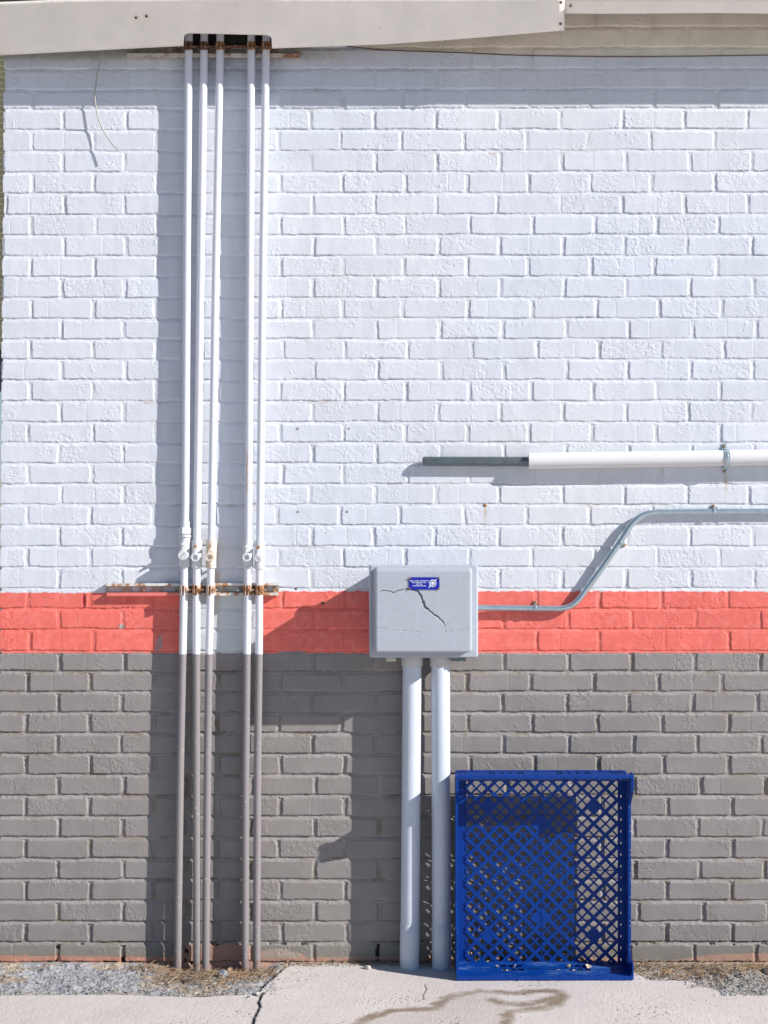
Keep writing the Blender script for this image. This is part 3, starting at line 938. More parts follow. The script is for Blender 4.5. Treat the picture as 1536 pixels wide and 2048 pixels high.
DT = lambda y: float(np.interp(y, [20, 105, 700, 1180, 1900, 1960], [0.036, 0.0345, 0.031, 0.0345, 0.0375, 0.0385]))
PIPES = [
    dict(x=[(20, 379), (110, 377.5), (512, 374), (1000, 371), (1180, 368), (1300, 365.5), (1536, 360.5), (1960, 354.5)], end=1950, v=(1075, 1133),
         label='leftmost of the five wall pipes, with a hexagonal union nut above its valve', kind='dial', vm='white_valve', bm='white_valve'),
    dict(x=[(20, 409), (110, 408), (512, 402), (1000, 395), (1180, 393), (1300, 393), (1536, 393), (1960, 394)], end=1948, v=(1080, 1136),
         label='second of the five wall pipes from the left, white square-socket valve with a rusty bolt', kind='socket', vm='white_valve', bm='rust'),
    dict(x=[(20, 441), (110, 440), (512, 432), (1000, 424), (1180, 421), (1300, 418), (1536, 415), (1960, 411)], end=1953, v=(1079, 1136),
         label='middle of the five wall pipes, its valve streaked orange with rust', kind='socket', vm='rusty_valve', bm='rust'),
    dict(x=[(20, 503), (110, 502.5), (512, 500), (1000, 497), (1180, 495.5), (1300, 494), (1536, 491.5), (1960, 490)], end=1934, v=(1080, 1136),
         label='fourth of the five wall pipes from the left, white square-socket valve and white bolt', kind='socket', vm='white_valve', bm='white_valve'),
    dict(x=[(20, 533), (110, 532), (512, 526), (1000, 520.5), (1180, 518.5), (1300, 518), (1536, 515), (1960, 513)], end=1944, v=(1081, 1138),
         label='rightmost of the five wall pipes, small round dial valve with a rusty bolt', kind='dial', vm='white_valve', bm='rust')]
GRP = 'slim vertical pipes strapped to the wall'
for pi, p in enumerate(PIPES):
    r = 0.0123
    tab = p['x']

    def C3(y, extra=0.0, dx=0.0):
        x = float(np.interp(y, [t[0] for t in tab], [t[1] for t in tab]))
        return W(x + dx, y, DT(y) + extra)
    root = empty('wall_pipe', C3(p['end']), p['label'], 'pipe', GRP)
    ys = [-12, 40, 110, 300, 512, 700, 850, 1000, 1100, 1180, 1300, 1420, 1536, 1700, 1850, p['end']]
    pts = [C3(max(y, 20)) if y >= 20 else C3(20) + Vector((0, 0, (20 - y) * S)) for y in ys]
    pts[-1] = C3(p['end']) + Vector((0, 0, -0.025))
    MB().tube(pts, r, 32, caps=True).build('pipe', M['conduit'], root)
    v0, v1 = p['v']
    # valve body
    c0, c1 = C3(v0), C3(v1)
    rv = 0.0178 if pi == 0 else 0.0170
    mb = MB()
    up_v = (c0 - c1).normalized()
    mb.tube([c1, c1 + up_v * 0.003, c0 - up_v * 0.003, c0], rv, 32, radii=[rv * 0.96, rv, rv, rv * 0.96])
    # front bulge, a flattened tapering boss carrying the plug
    cm = C3((v0 + v1) / 2 + 6)
    mb.tube([cm + Vector((-0.002, -0.006, 0)), cm + Vector((-0.002, -0.021, 0))], 0.014, 28)
    mb.hexa([cm + Vector((-0.010, -0.020, -0.004)), cm + Vector((0.008, -0.020, -0.004)), cm + Vector((0.008, -0.008, -0.004)), cm + Vector((-0.010, -0.008, -0.004)),
             cm + Vector((-0.006, -0.017, 0.034)), cm + Vector((0.004, -0.017, 0.034)), cm + Vector((0.004, -0.008, 0.034)), cm + Vector((-0.006, -0.008, 0.034))])
    vb = mb.build('valve_body', M[p['vm']], root, bevel=0.0012)
    # bolt
    cb = C3(v0 + 13, 0, -2.0)
    mb = MB().tube([cb + Vector((0, -0.012, 0)), cb + Vector((0, -0.026, 0))], 0.0062, 6, smooth=False)
    mb.tube([cb + Vector((0, -0.026, 0)), cb + Vector((0, -0.036, 0))], 0.0036, 12)
    mb.build('bolt', M[p['bm']], vb, bevel=0.0006)
    # plug: dial or square socket
    cp_ = cm + Vector((-0.002, 0, 0.0))
    mb = MB()
    if p['kind'] == 'dial':
        R_ = 0.0165 if pi == 0 else 0.0130
        mb.tube([cp_ + Vector((0, -0.020, 0)), cp_ + Vector((0, -0.033, 0)), cp_ + Vector((0, -0.036, 0))], R_, 32, radii=[R_, R_, R_ * 0.86])
        pl_ = mb.build('dial', M[p['vm']], vb)
        s = MB()
        a = math.radians(48 if pi == 0 else -50)
        q = Vector((math.cos(a), 0, math.sin(a))); qn = Vector((-math.sin(a), 0, math.cos(a)))
        cc = cp_ + Vector((0, -0.0362, 0))
        ln = R_ * 0.62
        s.hexa([cc - q * ln - qn * 0.0009, cc + q * ln - qn * 0.0009, cc + q * ln - qn * 0.0009 + Vector((0, -0.001, 0)), cc - q * ln - qn * 0.0009 + Vector((0, -0.001, 0)),
                cc - q * ln + qn * 0.0009, cc + q * ln + qn * 0.0009, cc + q * ln + qn * 0.0009 + Vector((0, -0.001, 0)), cc - q * ln + qn * 0.0009 + Vector((0, -0.001, 0))])
        s.build('dial_slot', M['plug'], vb)
    else:
        R_ = 0.0145
        n_ = 32
        a0 = math.radians(25 + 15 * pi)
        ri = 0.0088
        outer = []; inn = []
        for k in range(n_):
            a = 2 * math.pi * k / n_
            outer.append((math.cos(a), math.sin(a)))
            b_ = ((a - a0) % (math.pi / 2)) - math.pi / 4
            rr = ri * 0.78 / math.cos(b_)
            inn.append((rr * math.cos(a), rr * math.sin(a)))
        vs = []
        for dd_, sc in ((-0.019, 1.0), (-0.031, 1.0), (-0.033, 0.9)):
            vs += [cp_ + Vector((R_ * sc * x_, dd_, R_ * sc * y_)) for x_, y_ in outer]
        for dd_ in (-0.033, -0.024):
            vs += [cp_ + Vector((x_, dd_, y_)) for x_, y_ in inn]
        fs = []
        for lv in range(4):
            for k in range(n_):
                k2 = (k + 1) % n_
                fs.append((lv * n_ + k, lv * n_ + k2, (lv + 1) * n_ + k2, (lv + 1) * n_ + k))
        fs.append(tuple(range(4 * n_, 5 * n_)))
        mb.add(vs, fs)
        mb.build('socket_plug', M[p['vm']], vb)
    if pi == 0:
        mb = MB()
        mb.tube([C3(1043), C3(1056)], 0.0150, 28)
        mb.tube([C3(1055), C3(1056), C3(1067), C3(1068.5)], 0.0215, 6, radii=[0.0195, 0.0215, 0.0215, 0.0195], smooth=False, phase=0.3)
        mb.tube([C3(1068.5), C3(1071)], 0.0155, 28)
        mb.tube([C3(1070), C3(1074.5)], 0.0208, 32)
        mb.build('union_nut', M['white_valve'], root)
    # clamps on the two strut channels
    for (yc, hgt, mat, matb) in ((1180, 19, 'strut_rusty' if pi in (0, 2) else 'rust', 'rust'), (93, 16, 'rust_dark' if pi in (0, 1) else 'rust', 'rust_dark')):
        a = C3(yc + hgt / 2); b2 = C3(yc - hgt / 2)
        mb = MB().tube([a, b2], 0.0142, 28, caps=True)
        for sx in (-4.0, 1.5):
            e0 = C3(yc, 0.011, sx)
            mb.box(e0 + Vector((-0.0013, 0.004, -hgt * 0.5 * S)), e0 + Vector((0.0013, -0.014, hgt * 0.5 * S)))
        # feet into the channel
        e0 = C3(yc)
        mb.box(e0 + Vector((-0.014, 0.0, -hgt * 0.42 * S)), e0 + Vector((-0.011, DT(yc) - 0.012, hgt * 0.42 * S)))
        mb.box(e0 + Vector((0.011, 0.0, -hgt * 0.42 * S)), e0 + Vector((0.014, DT(yc) - 0.012, hgt * 0.42 * S)))
        cl = mb.build('clamp', M[mat], root, bevel=0.0008)
        e1 = C3(yc, 0.018, -5.5); e2 = C3(yc, 0.018, 13.5); e3 = C3(yc, 0.018, 5.0)
        mb = MB().tube([e1, e2], 0.0030, 10)
        mb.tube([e1 + Vector((0, 0, 0)), e1 + Vector((0.004, 0, 0))], 0.0062, 6, smooth=False)
        mb.tube([e3 + Vector((-0.003, 0, 0)), e3 + Vector((0.002, 0, 0))], 0.0064, 6, smooth=False)
        mb.build('clamp_bolt', M[matb], cl)
# rust run on the fourth pipe is a thin proud scale streak
c_a = W(495.0, 902, DT(902) + 0.0119); c_b = W(494.2, 990, DT(990) + 0.0119)
fourth = [o for o in bpy.data.objects if o.name.startswith('wall_pipe') and o.type == 'EMPTY'][3]
mb = MB().tube([c_a, c_a * 0.6 + c_b * 0.4, c_b], 0.0012, 6, radii=[0.0008, 0.0014, 0.0008])
mb.build('rust_streak', M['rust'], fourth)

# ------------------------------------------------------------------ junction box
FD, LD = 0.115, 0.197
box = empty('junction_box', W(847, 1223, 0.05), 'grey fibreglass utility box with a cracked lid and small blue nameplate', 'utility box')
mb = MB()
# body behind the cover
a = W(752, 1306, 0.10); b_ = W(943, 1142, 0.10)
mb.box((a.x, -0.1135, a.z), (b_.x, 0.012, b_.z))
mb.build('box_body', M['grey_box'], box, bevel=0.008)
# cover as one fine relief: flange, step, domed lid, crack
k_f = (L - FD) / L; k_l = (L - LD) / L
fx0, fx1 = W(738, 0, FD).x, W(956.5, 0, FD).x
fz0, fz1 = W(0, 1316.5, FD).z, W(0, 1130, FD).z
lx0, lx1 = W(750.5, 0, LD).x, W(943.5, 0, LD).x
lz0, lz1 = W(0, 1304.5, LD).z, W(0, 1139.5, LD).z
ex = axis([(fx0, fx1, 0.0012)]); ez = axis([(fz0, fz1, 0.0012)])
BX, BZ = np.meshgrid(ex, ez, indexing='ij')


def rrect(X, Z, x0, x1, z0, z1, r):
    cx, cz = (x0 + x1) / 2, (z0 + z1) / 2
    qx = np.abs(X - cx) - (x1 - x0) / 2 + r
    qz = np.abs(Z - cz) - (z1 - z0) / 2 + r
    return np.hypot(np.clip(qx, 0, None), np.clip(qz, 0, None)) + np.minimum(np.maximum(qx, qz), 0) - r   # <0 inside


sdl = -rrect(BX, BZ, lx0 - 0.004, lx1 + 0.004, lz0 - 0.004, lz1 + 0.004, 0.012)
prof = np.clip(sdl / 0.0060, 0, 1)
lid = np.sqrt(np.clip(1 - (1 - prof) ** 2, 0, 1)) ** 0.8
prof2 = np.clip(sdl / 0.012, 0, 1)
depth = FD + (LD - FD) * (0.0 + 0.93 * np.clip(sdl / 0.0032, 0, 1) + 0.07 * (1 - (1 - prof2) ** 2))
# gutter between flange and lid + rounded flange edge
sdf = -rrect(BX, BZ, fx0, fx1, fz0, fz1, 0.009)
depth = depth - 0.012 * (1 - np.clip(sdf / 0.005, 0, 1)) ** 2
# crack
crx = [(760, 1184), (772, 1180.5), (778, 1182), (787, 1185), (795, 1181.5), (801, 1180), (809, 1178), (822, 1178.5), (834, 1181), (841, 1190), (845, 1201), (850, 1214), (858, 1221), (868, 1229), (880, 1238), (886, 1244), (891, 1253)]
crw = [0.4, 1.0, 1.2, 1.2, 0.9, 1.2, 1.0, 2.6, 3.3, 4.3, 4.3, 3.4, 2.6, 2.3, 2.1, 1.6, 0.5]
cw = [(W(x, y, LD).x, W(x, y, LD).z) for x, y in crx]
jx = 0.0022 * (vnoise(BX, BZ, 0.006, 400) - .5) * 2
jz = 0.0022 * (vnoise(BX, BZ, 0.005, 401) - .5) * 2
best = np.full(BX.shape, 1e9)
for i in range(len(cw) - 1):
    (x0, z0), (x1, z1) = cw[i], cw[i + 1]
    vx, vz = x1 - x0, z1 - z0
    t = np.clip(((BX + jx - x0) * vx + (BZ + jz - z0) * vz) / (vx * vx + vz * vz), 0, 1)
    wd = (crw[i] * (1 - t) + crw[i + 1] * t) * 0.5 * S - 0.0006
    dist = np.hypot(BX + jx - x0 - t * vx, BZ + jz - z0 - t * vz) - wd
    best = np.minimum(best, dist)
cr_m = np.clip(1 - best / 0.0007, 0, 1)
depth = depth - 0.013 * cr_m
# hairlines
for hl in ([(889, 1250), (895, 1245)], [(889, 1254), (888, 1258), (892, 1264)], [(896, 1263), (912, 1261), (922, 1260), (936, 1258)], [(752, 1256), (765, 1256), (785, 1260), (805, 1262), (840, 1264)]):
    q = [(W(x, y, LD).x, W(x, y, LD).z) for x, y in hl]
    dd = poly_dist(BX + jx, BZ + jz, q)
    depth = depth - 0.0016 * np.exp(-(dd / 0.0008) ** 2) * (vnoise(BX, BZ, 0.006, 410) > 0.35)
depth = depth + 0.0006 * (fbm(BX, BZ, 0.05, 420) - .5)
# the lower broken piece sits a hair lower
V = np.stack([BX, -depth, BZ], -1)
inside = sdf > -0.0002
idx = np.arange(BX.size).reshape(BX.shape)
Q = grid_faces(*BX.shape)
okv = inside.ravel()
Q = Q[okv[Q].all(1)]
co = bpy.data.objects
V2 = V.reshape(-1, 3) - np.array(box.location)[None, :]
used = np.unique(Q)
remap = -np.ones(len(V2), int); remap[used] = np.arange(len(used))
cover = np_mesh('cover', V2[used], remap[Q], M['grey_box'], parent=box, flip=False)
md = cover.modifiers.new('thickness', 'SOLIDIFY'); md.thickness = 0.004; md.offset = -1
# dark inside behind the crack
# nameplate
pd = LD + 0.0012
pr_ = [W(818, 1179, pd), W(879, 1154.5, pd)]
mb = MB().box((pr_[0].x, -pd - 0.0012, pr_[0].z), (pr_[1].x, -pd, pr_[1].z))
plate = mb.build('nameplate', M['plate_blue'], box)
for (x, y) in ((819.5, 1156.5), (877.5, 1156.5), (819.5, 1177), (877.5, 1177)):
    c = W(x, y, pd + 0.001)
    MB().tube([c, c + Vector((0, -0.0025, 0))], 0.0030, 12).build('rivet', M['screw'], plate)


def text_mesh(txt, cx, cz, width, height, y, mat, parent, name):
    cu = bpy.data.curves.new('t', 'FONT')
    cu.body = txt
    cu.align_x = 'CENTER'
    cu.align_y = 'CENTER'
    cu.size = 1.0
    cu.offset = 0.02
    ob = bpy.data.objects.new('t', cu)
    COL.objects.link(ob)
    bpy.context.view_layer.update()
    dg = bpy.context.evaluated_depsgraph_get()
    me = bpy.data.meshes.new_from_object(ob.evaluated_get(dg))
    bpy.data.objects.remove(ob)
    co_ = np.array([v.co[:] for v in me.vertices])
    mn, mx = co_.min(0), co_.max(0)
    org = np.zeros(3)
    p = parent
    while p is not None:
        org += np.array(p.location); p = p.parent
    for v in me.vertices:
        u = (v.co.x - (mn[0] + mx[0]) / 2) / (mx[0] - mn[0]) * width
        w_ = (v.co.y - (mn[1] + mx[1]) / 2) / (mx[1] - mn[1]) * height
        v.co = Vector((cx + u - org[0], y - org[1], cz + w_ - org[2]))
    me.materials.append(mat)
    o = bpy.data.objects.new(name, me)
    COL.objects.link(o)
    o.parent = parent
    return o


for txt, x, y, wpx in (("BELL STEEL TELEDOM", 838.5, 1161.6, 36.5), ("MULTIMEDIA 1991", 838.3, 1165, 28), ("TEL 'PAL", 838.5, 1168.3, 13), ("CUSTOMER SERVICE", 838.5, 1171.6, 27)):
    c = W(x, y, pd)
    text_mesh(txt, c.x, c.z, wpx * S * k_l, 2.3 * S * k_l, -pd - 0.0016, M['plate_white'], plate, 'lettering')
# round emblem with a toothed ring and a diagonal bolt
ec = W(865.4, 1166.4, pd)
mb = MB()
ns = 20
for k in range(ns):
    a0_ = 2 * math.pi * k / ns; a1_ = a0_ + 2 * math.pi / ns * 0.62
    q = []
    for (rr, aa) in ((0.0072, a0_), (0.0120, a0_), (0.0120, a1_), (0.0072, a1_)):
        q.append((ec.x + rr * math.cos(aa), -pd - 0.0016, ec.z + rr * math.sin(aa)))
    mb.add(q, [(0, 1, 2, 3)])
q = [(ec.x + 0.0052 * math.cos(2 * math.pi * k / 20), -pd - 0.0018, ec.z + 0.0052 * math.sin(2 * math.pi * k / 20)) for k in range(20)]
mb.add(q, [tuple(range(20))])
for seg in (((857, 1175.5), (862.5, 1169.5)), ((868, 1163), (873, 1158.5))):
    A_, B_ = W(*seg[0], pd), W(*seg[1], pd)
    dv = (B_ - A_).normalized(); nv_ = Vector((-dv.z, 0, dv.x)) * 0.0013
    mb.add([(A_ - nv_) + Vector((0, -0.002, 0)), (B_ - nv_) + Vector((0, -0.002, 0)), (B_ + nv_) + Vector((0, -0.002, 0)), (A_ + nv_) + Vector((0, -0.002, 0))], [(0, 1, 2, 3)])
mb.build('emblem', M['plate_white'], plate)
# latches under the flange
for (x0_, x1_, mt) in ((772, 792, 'strut_cream'), (902, 932, 'galv_dark')):
    a = W(x0_, 1321, 0.07); b_ = W(x1_, 1312, 0.10)
    mb = MB().box((a.x, -0.07, a.z), (b_.x, -0.10, b_.z))
    c = W((x0_ + x1_) / 2 + 5, 1320, 0.10)
    mb.tube([c, c + Vector((0, -0.008, 0))], 0.004, 8)
    mb.build('latch', M[mt], box, bevel=0.001)
# lid draining lip along the bottom inside: none

# ------------------------------------------------------------------ two big conduits under the box
for (xt, xb, ye, lab, cc) in ((824.3, 819.2, 1944, 'left thick pale pipe from the utility box down to the concrete', 0), (881, 883.2, 1945, 'right thick pale pipe under the utility box, beside the blue tray', 1)):
    D_ = 0.0565
    r = 0.0302
    root = empty('thick_pipe', W(xb, ye, D_), lab, 'pipe', 'thick pipes under the utility box')
    bot = W(xb, ye - 8, D_); bot.z = -0.012
    xm = xt + (xb - xt) * (1845 - 1330) / (1945 - 1330)
    MB().tube([W(xt, 1312, D_), W(xt + (xb - xt) * 0.4, 1580, D_), W(xm, 1848, D_)], r, 48).build('pipe', M['pvc'], root)
    MB().tube([W(xm, 1845, D_), W(xm, 1846.5, D_), W(xb, 1900, D_), bot], r + 0.0012, 48, radii=[r + 0.0002, r + 0.0013, r + 0.0013, r + 0.0013]).build('lower_sleeve', M['pvc'], root)
    MB().tube([W(xt, 1305, D_), W(xt, 1331, D_), W(xt, 1332, D_)], 0.0335, 48, radii=[0.0342, 0.0342, 0.0336]).build('coupling', M['pvc_cap'], root)

# ------------------------------------------------------------------ steel tube into white pipe (upper right)
root = empty('white_pipe', W(1300, 920, 0.027), 'horizontal white plastic pipe with a bare steel tube sticking out of its left end', 'pipe')
A_ = W(1057, 922, 0.0275); B_ = W(1536, 915, 0.0275); Cc = B_ + (B_ - A_) * 1.2
rp = 0.0262
mb = MB()
MB().tube([A_, B_, Cc], rp, 48, radii=[rp, rp * 0.985, rp * 0.98], caps=True).build('outer_pipe', M['white_pvc'], root)
T0 = W(845, 922.5, 0.020); T1 = W(1062, 922.8, 0.020)
MB().tube([T0 + Vector((0.0, 0, 0)), T0 + Vector((0.003, 0, 0)), T0 + Vector((0.008, 0, 0)), T1], 0.0150, 32, radii=[0.010, 0.0138, 0.0150, 0.0150]).build('steel_tube', M['galv_dark'], root)


def saddle(center, axis_v, r, half_w, foot, mats, root, two=True, foot_dirs=(1, -1), thick=0.0018):
    """strap bent over a pipe: arc in the plane perpendicular to the pipe axis, plus feet with screws"""
    ax = axis_v.normalized()
    out = Vector((0, -1, 0))
    sd_ = ax.cross(out).normalized()
    arc = []
    n_ = 16
    rr = r + thick
    for k in range(n_ + 1):
        a = math.pi * k / n_
        arc.append(center + sd_ * (rr * math.cos(a)) + out * (rr * math.sin(a)))
    wy = -0.0015
    f1 = center + sd_ * (rr + 0.001); f1 = Vector((f1.x, wy, f1.z))
    f2 = center - sd_ * (rr + 0.001); f2 = Vector((f2.x, wy, f2.z))
    path = arc[:]
    if 1 in foot_dirs: path = [f1 + sd_ * foot, f1] + path
    if -1 in foot_dirs: path = path + [f2, f2 - sd_ * foot]
    mb = MB()
    vs = []
    for i, p_ in enumerate(path):
        t = (path[min(i + 1, len(path) - 1)] - path[max(i - 1, 0)]).normalized()
        nrm = ax.cross(t).normalized()
        rib = 0.0012
        for (w_, o_) in ((-half_w, 0), (-half_w * 0.45, 0), (-half_w * 0.3, rib), (half_w * 0.3, rib), (half_w * 0.45, 0), (half_w, 0)):
            vs.append(p_ + ax * w_ + nrm * (-o_ if nrm.dot(p_ - center) < 0 else o_))
    m6 = 6
    fs = []
    for i in range(len(path) - 1):
        for k in range(m6 - 1):
            a = i * m6 + k
            fs.append((a, a + 1, a + m6 + 1, a + m6))
    mb.add(vs, fs)
    st_ = mb.build('strap', mats, root)
    md_ = st_.modifiers.new('thickness', 'SOLIDIFY'); md_.thickness = thick * 0.7; md_.offset = 0
    for s_, f_ in ((1, f1), (-1, f2)):
        if s_ in foot_dirs:
            c = f_ + sd_ * (s_ * foot * 0.55)
            MB().tube([c, c + Vector((0, -0.0035, 0)), c + Vector((0, -0.0055, 0))], 0.0045, 12, radii=[0.0048, 0.0048, 0.0025]).build('screw', M['screw'], st_)
    return st_


saddle(W(1451.5, 917, 0.0275), (B_ - A_), rp, 0.0085, 0.020, M['galv'], root)

# ------------------------------------------------------------------ thin steel conduit with the S-bend
root = empty('bent_conduit', W(1130, 1130, 0.015), 'thin galvanised steel conduit bending up from the utility box and off to the right', 'pipe')
way = [(950, 1215.5), (1000, 1216), (1070, 1216.8), (1110, 1217.5)]
bez = []


def bz(p0, p1, p2, p3, n=10):
    return [tuple((1 - t) ** 3 * a + 3 * (1 - t) ** 2 * t * b + 3 * (1 - t) * t * t * c + t ** 3 * d for a, b, c, d in zip(p0, p1, p2, p3)) for t in [k / n for k in range(1, n + 1)]]


way += bz((1110, 1217.5), (1136, 1218.5), (1150, 1210), (1164, 1191))
way += [(1200, 1142), (1241, 1083)]
way += bz((1241, 1083), (1262, 1050), (1272, 1026), (1314, 1024.8))
way += [(1360, 1024), (1430, 1023.5), (1536, 1023), (1700, 1022.5), (2600, 1019)]
dcon = lambda x: float(np.interp(x, [950, 1000, 1120, 1180, 1260, 1330, 2600], [0.030, 0.020, 0.019, 0.0225, 0.0225, 0.014, 0.014]))
MB().tube([W(x, y, dcon(x)) for x, y in way], 0.0098, 24).build('tube', M['galv'], root)
for (x, y, ax, fd) in ((1071, 1216.5, Vector((1, 0, 0)), (1, -1)), (1241, 1084, Vector((0.57, 0, 0.82)), (1,)), (1428, 1023.5, Vector((1, 0, 0)), (1, -1))):
    c = W(x, y, dcon(x))
    # feet: sd = ax x (0,-1,0); foot +1 points along it
    fd = (1,) if x == 1241 else ((-1,) if ax.cross(Vector((0, -1, 0))).z < 0 else (1,))
    saddle(c, ax, 0.0098, 0.0058, 0.011, M['galv'], root, foot_dirs=fd, thick=0.0014)

# ------------------------------------------------------------------ little plugs and screws left in the wall
for (x, y, r_, mt, lab) in ((970, 1011, 3.6, 'rust', 'rusty anchor screw in the white brick below the white pipe'), (596, 857, 2.8, 'plug', 'pale filled plug hole, upper left of the four in the white brick'),
                            (698, 857, 1.8, 'rust_dark', 'tiny dark screw hole plug, upper right of the four in the white brick'), (597, 1023, 2.4, 'plug', 'grey plug in the white brick, lower left of the four'),
                            (695, 1023, 2.4, 'plug', 'grey plug in the white brick, lower right of the four'), (646, 1206, 3.4, 'rust_dark', 'corroded bolt stub in the coral stripe left of the utility box'),
                            (592, 1178, 2.4, 'rust_dark', 'dark plug just above the coral stripe, right of the strut channel')):
    hh_ = wall_h(x, y)
    c = E(x, y, hh_ - 0.002)
    ln = 0.012 if x == 646 else 0.0045
    mb = MB().tube([c, c + Vector((0, -ln + 0.001, 0)), c + Vector((0, -ln, 0))], r_ * S, 14, radii=[r_ * S, r_ * S, r_ * S * 0.6])
    tag(mb.build('wall_plug', M[mt], bevel=0), lab, 'wall plug', 'plugs and screws left in the wall')

# ------------------------------------------------------------------ blue tray
TB, TF, TM = 0.068, 0.205, 0.150      # back, ear front, side-wall front (distance from the wall)
ex0, ex1 = 907.0, 1246.0              # outer sides in wall-plane pixels
ztop_b, ztop_f = (Z0 - 1532) * S, (Z0 - 1538) * S
zb = 0.004
tray = empty('bread_tray', Vector(((1077 - CX) * S, -0.13, 0.0)), 'blue plastic bread tray standing on end against the wall', 'tray')


def xx(p): return (p - CX) * S


def zz(p): return (Z0 - p) * S


# floor lattice
lx_a, lx_b, lz_a, lz_b = xx(930.5), xx(1229), zz(1913), zz(1553.5)
mb = MB()
# border frame
hol = []
bx0, bx1 = xx(ex0 + 2), xx(ex1 - 2)
holes = [(lx_a, lx_b, lz_a, lz_b)]
for k in range(15):
    zc = zz(1585 + k * 23.0)
    holes.append((xx(1234.2), xx(1236.6), zc - 0.004, zc + 0.004))
holes_plate(mb, bx0, bx1, zb + 0.001, zz(1534), holes, lambda u, v, w: Vector((u, -(TB + w), v)), 0.0035)
mb.build('floor_border', M['tray'], tray)
mb = MB()
p_pitch = 23.45 * S * 0.9869


def clipline(px_, pz_, dx_, dz_):
    t0_, t1_ = -1e9, 1e9
    for (o_, d_, lo_, hi_) in ((px_, dx_, lx_a - 0.003, lx_b + 0.003), (pz_, dz_, lz_a - 0.003, lz_b + 0.003)):
        a_, b2_ = (lo_ - o_) / d_, (hi_ - o_) / d_
        if a_ > b2_: a_, b2_ = b2_, a_
        t0_, t1_ = max(t0_, a_), min(t1_, b2_)
    return t0_, t1_


hc = W(940.9, 1576.6, TB)           # a hole centre
s2 = math.sqrt(0.5)
for cls, (dx_, dz_) in enumerate(((s2, s2), (s2, -s2))):
    nx_, nz_ = -dz_, dx_
    for k in range(-50, 50):
        off = (k + 0.5) * p_pitch * s2
        thick = (k % 2 == 0) if cls == 0 else (k % 2 == 1)
        w_ = (6.5 if thick else 3.3) * S * 0.5
        ox, oz = hc.x + nx_ * off, hc.z + nz_ * off
        t0_, t1_ = clipline(ox, oz, dx_, dz_)
        if t1_ - t0_ < 0.004: continue
        yb_ = TB + 0.0004 + 0.0003 * cls + (0.0 if thick else 0.0007)
        yf_ = TB + (0.0068 if thick else 0.0050) + 0.0004 * cls
        a = [(ox + dx_ * t + nx_ * s_ * w_, -y_, oz + dz_ * t + nz_ * s_ * w_) for y_ in (yb_, yf_) for (t, s_) in ((t0_, -1), (t1_, -1), (t1_, 1), (t0_, 1))]
        mb.hexa(a)
# the two centre ribs and the solid diamonds
cxr = W(1083.6, 0, TB).x
czr = W(0, 1740, TB).z
mb.box((cxr - 0.0013, -(TB + 0.0012), lz_a - 0.002), (cxr + 0.0013, -(TB + 0.0078), lz_b + 0.002))
mb.box((lx_a - 0.002, -(TB + 0.0014), czr - 0.0011), (lx_b + 0.002, -(TB + 0.0074), czr + 0.0011))
lattice = mb.build('lattice_floor', M['tray'], tray)
for (x, y) in ((1193, 1609), (1083.7, 1646), (977, 1605), (1082.5, 1835), (978, 1872), (1193, 1869)):
    # snap onto the nearest lattice hole
    c = W(x, y, TB)
    u = ((c.x - hc.x) + (c.z - hc.z)) / p_pitch; v = ((c.x - hc.x) - (c.z - hc.z)) / p_pitch
    u, v = round(u), round(v)
    cx_, cz_ = hc.x + (u + v) * p_pitch / 2, hc.z + (u - v) * p_pitch / 2
    h_ = p_pitch * (0.78 if abs(x - 1083) > 5 else 0.95)
    for y0_, y1_ in ((TB + 0.0022, TB + 0.0062),):
        mb = MB()
        q = [(cx_ - h_, cz_), (cx_, cz_ - h_), (cx_ + h_, cz_), (cx_, cz_ + h_)]
        mb.hexa([(a_, -y0_, b2_) for a_, b2_ in q] + [(a_, -y1_, b2_) for a_, b2_ in q])
        mb.build('lattice_pad', M['tray'], tray)


# top wall (flares a little towards the front); ribs on its outer face
def topf(u, v, w):      # u: x, v: depth from wall, w: up
    t = (v - TB) / (TF - TB)
    return Vector((u, -v, ztop_b + (ztop_f - ztop_b) * t - 0.008 + w))


mb = MB()
hl_ = []
for g0 in (975, 1113):
    for k in range(4):
        x0_ = W(g0 + 3 + k * 18, 1545, 0.14).x
        for (d0_, d1_) in ((0.098, 0.118), (0.126, 0.146)):
            hl_.append((x0_, x0_ + 0.021, d0_, d1_))
hl_.append((W(1052, 1545, .14).x, W(1100, 1545, .14).x, 0.112, 0.132))
holes_plate(mb, xx(ex0 + 1), xx(ex1 - 1), TB + 0.0036, TF - 0.012, hl_, topf, 0.003)
mb.build('top_wall', M['tray'], tray)
mb = MB()
for x_ in [915, 922, 932] + [985, 991, 1008, 1025, 1042, 1048] + [1120, 1126, 1143, 1160, 1177, 1183] + [1228, 1236, 1244, 1252]:
    xw_ = W(x_ - 2, 1545, 0.14).x
    mb.hexa([topf(xw_, TB + 0.001, 0.003), topf(xw_ + 0.0016, TB + 0.001, 0.003), topf(xw_ + 0.0016 + 0.012, TF - 0.014, 0.003), topf(xw_ + 0.012, TF - 0.014, 0.003),
             topf(xw_, TB + 0.001, 0.0050), topf(xw_ + 0.0016, TB + 0.001, 0.0050), topf(xw_ + 0.0016 + 0.012, TF - 0.014, 0.0050), topf(xw_ + 0.012, TF - 0.014, 0.0050)])
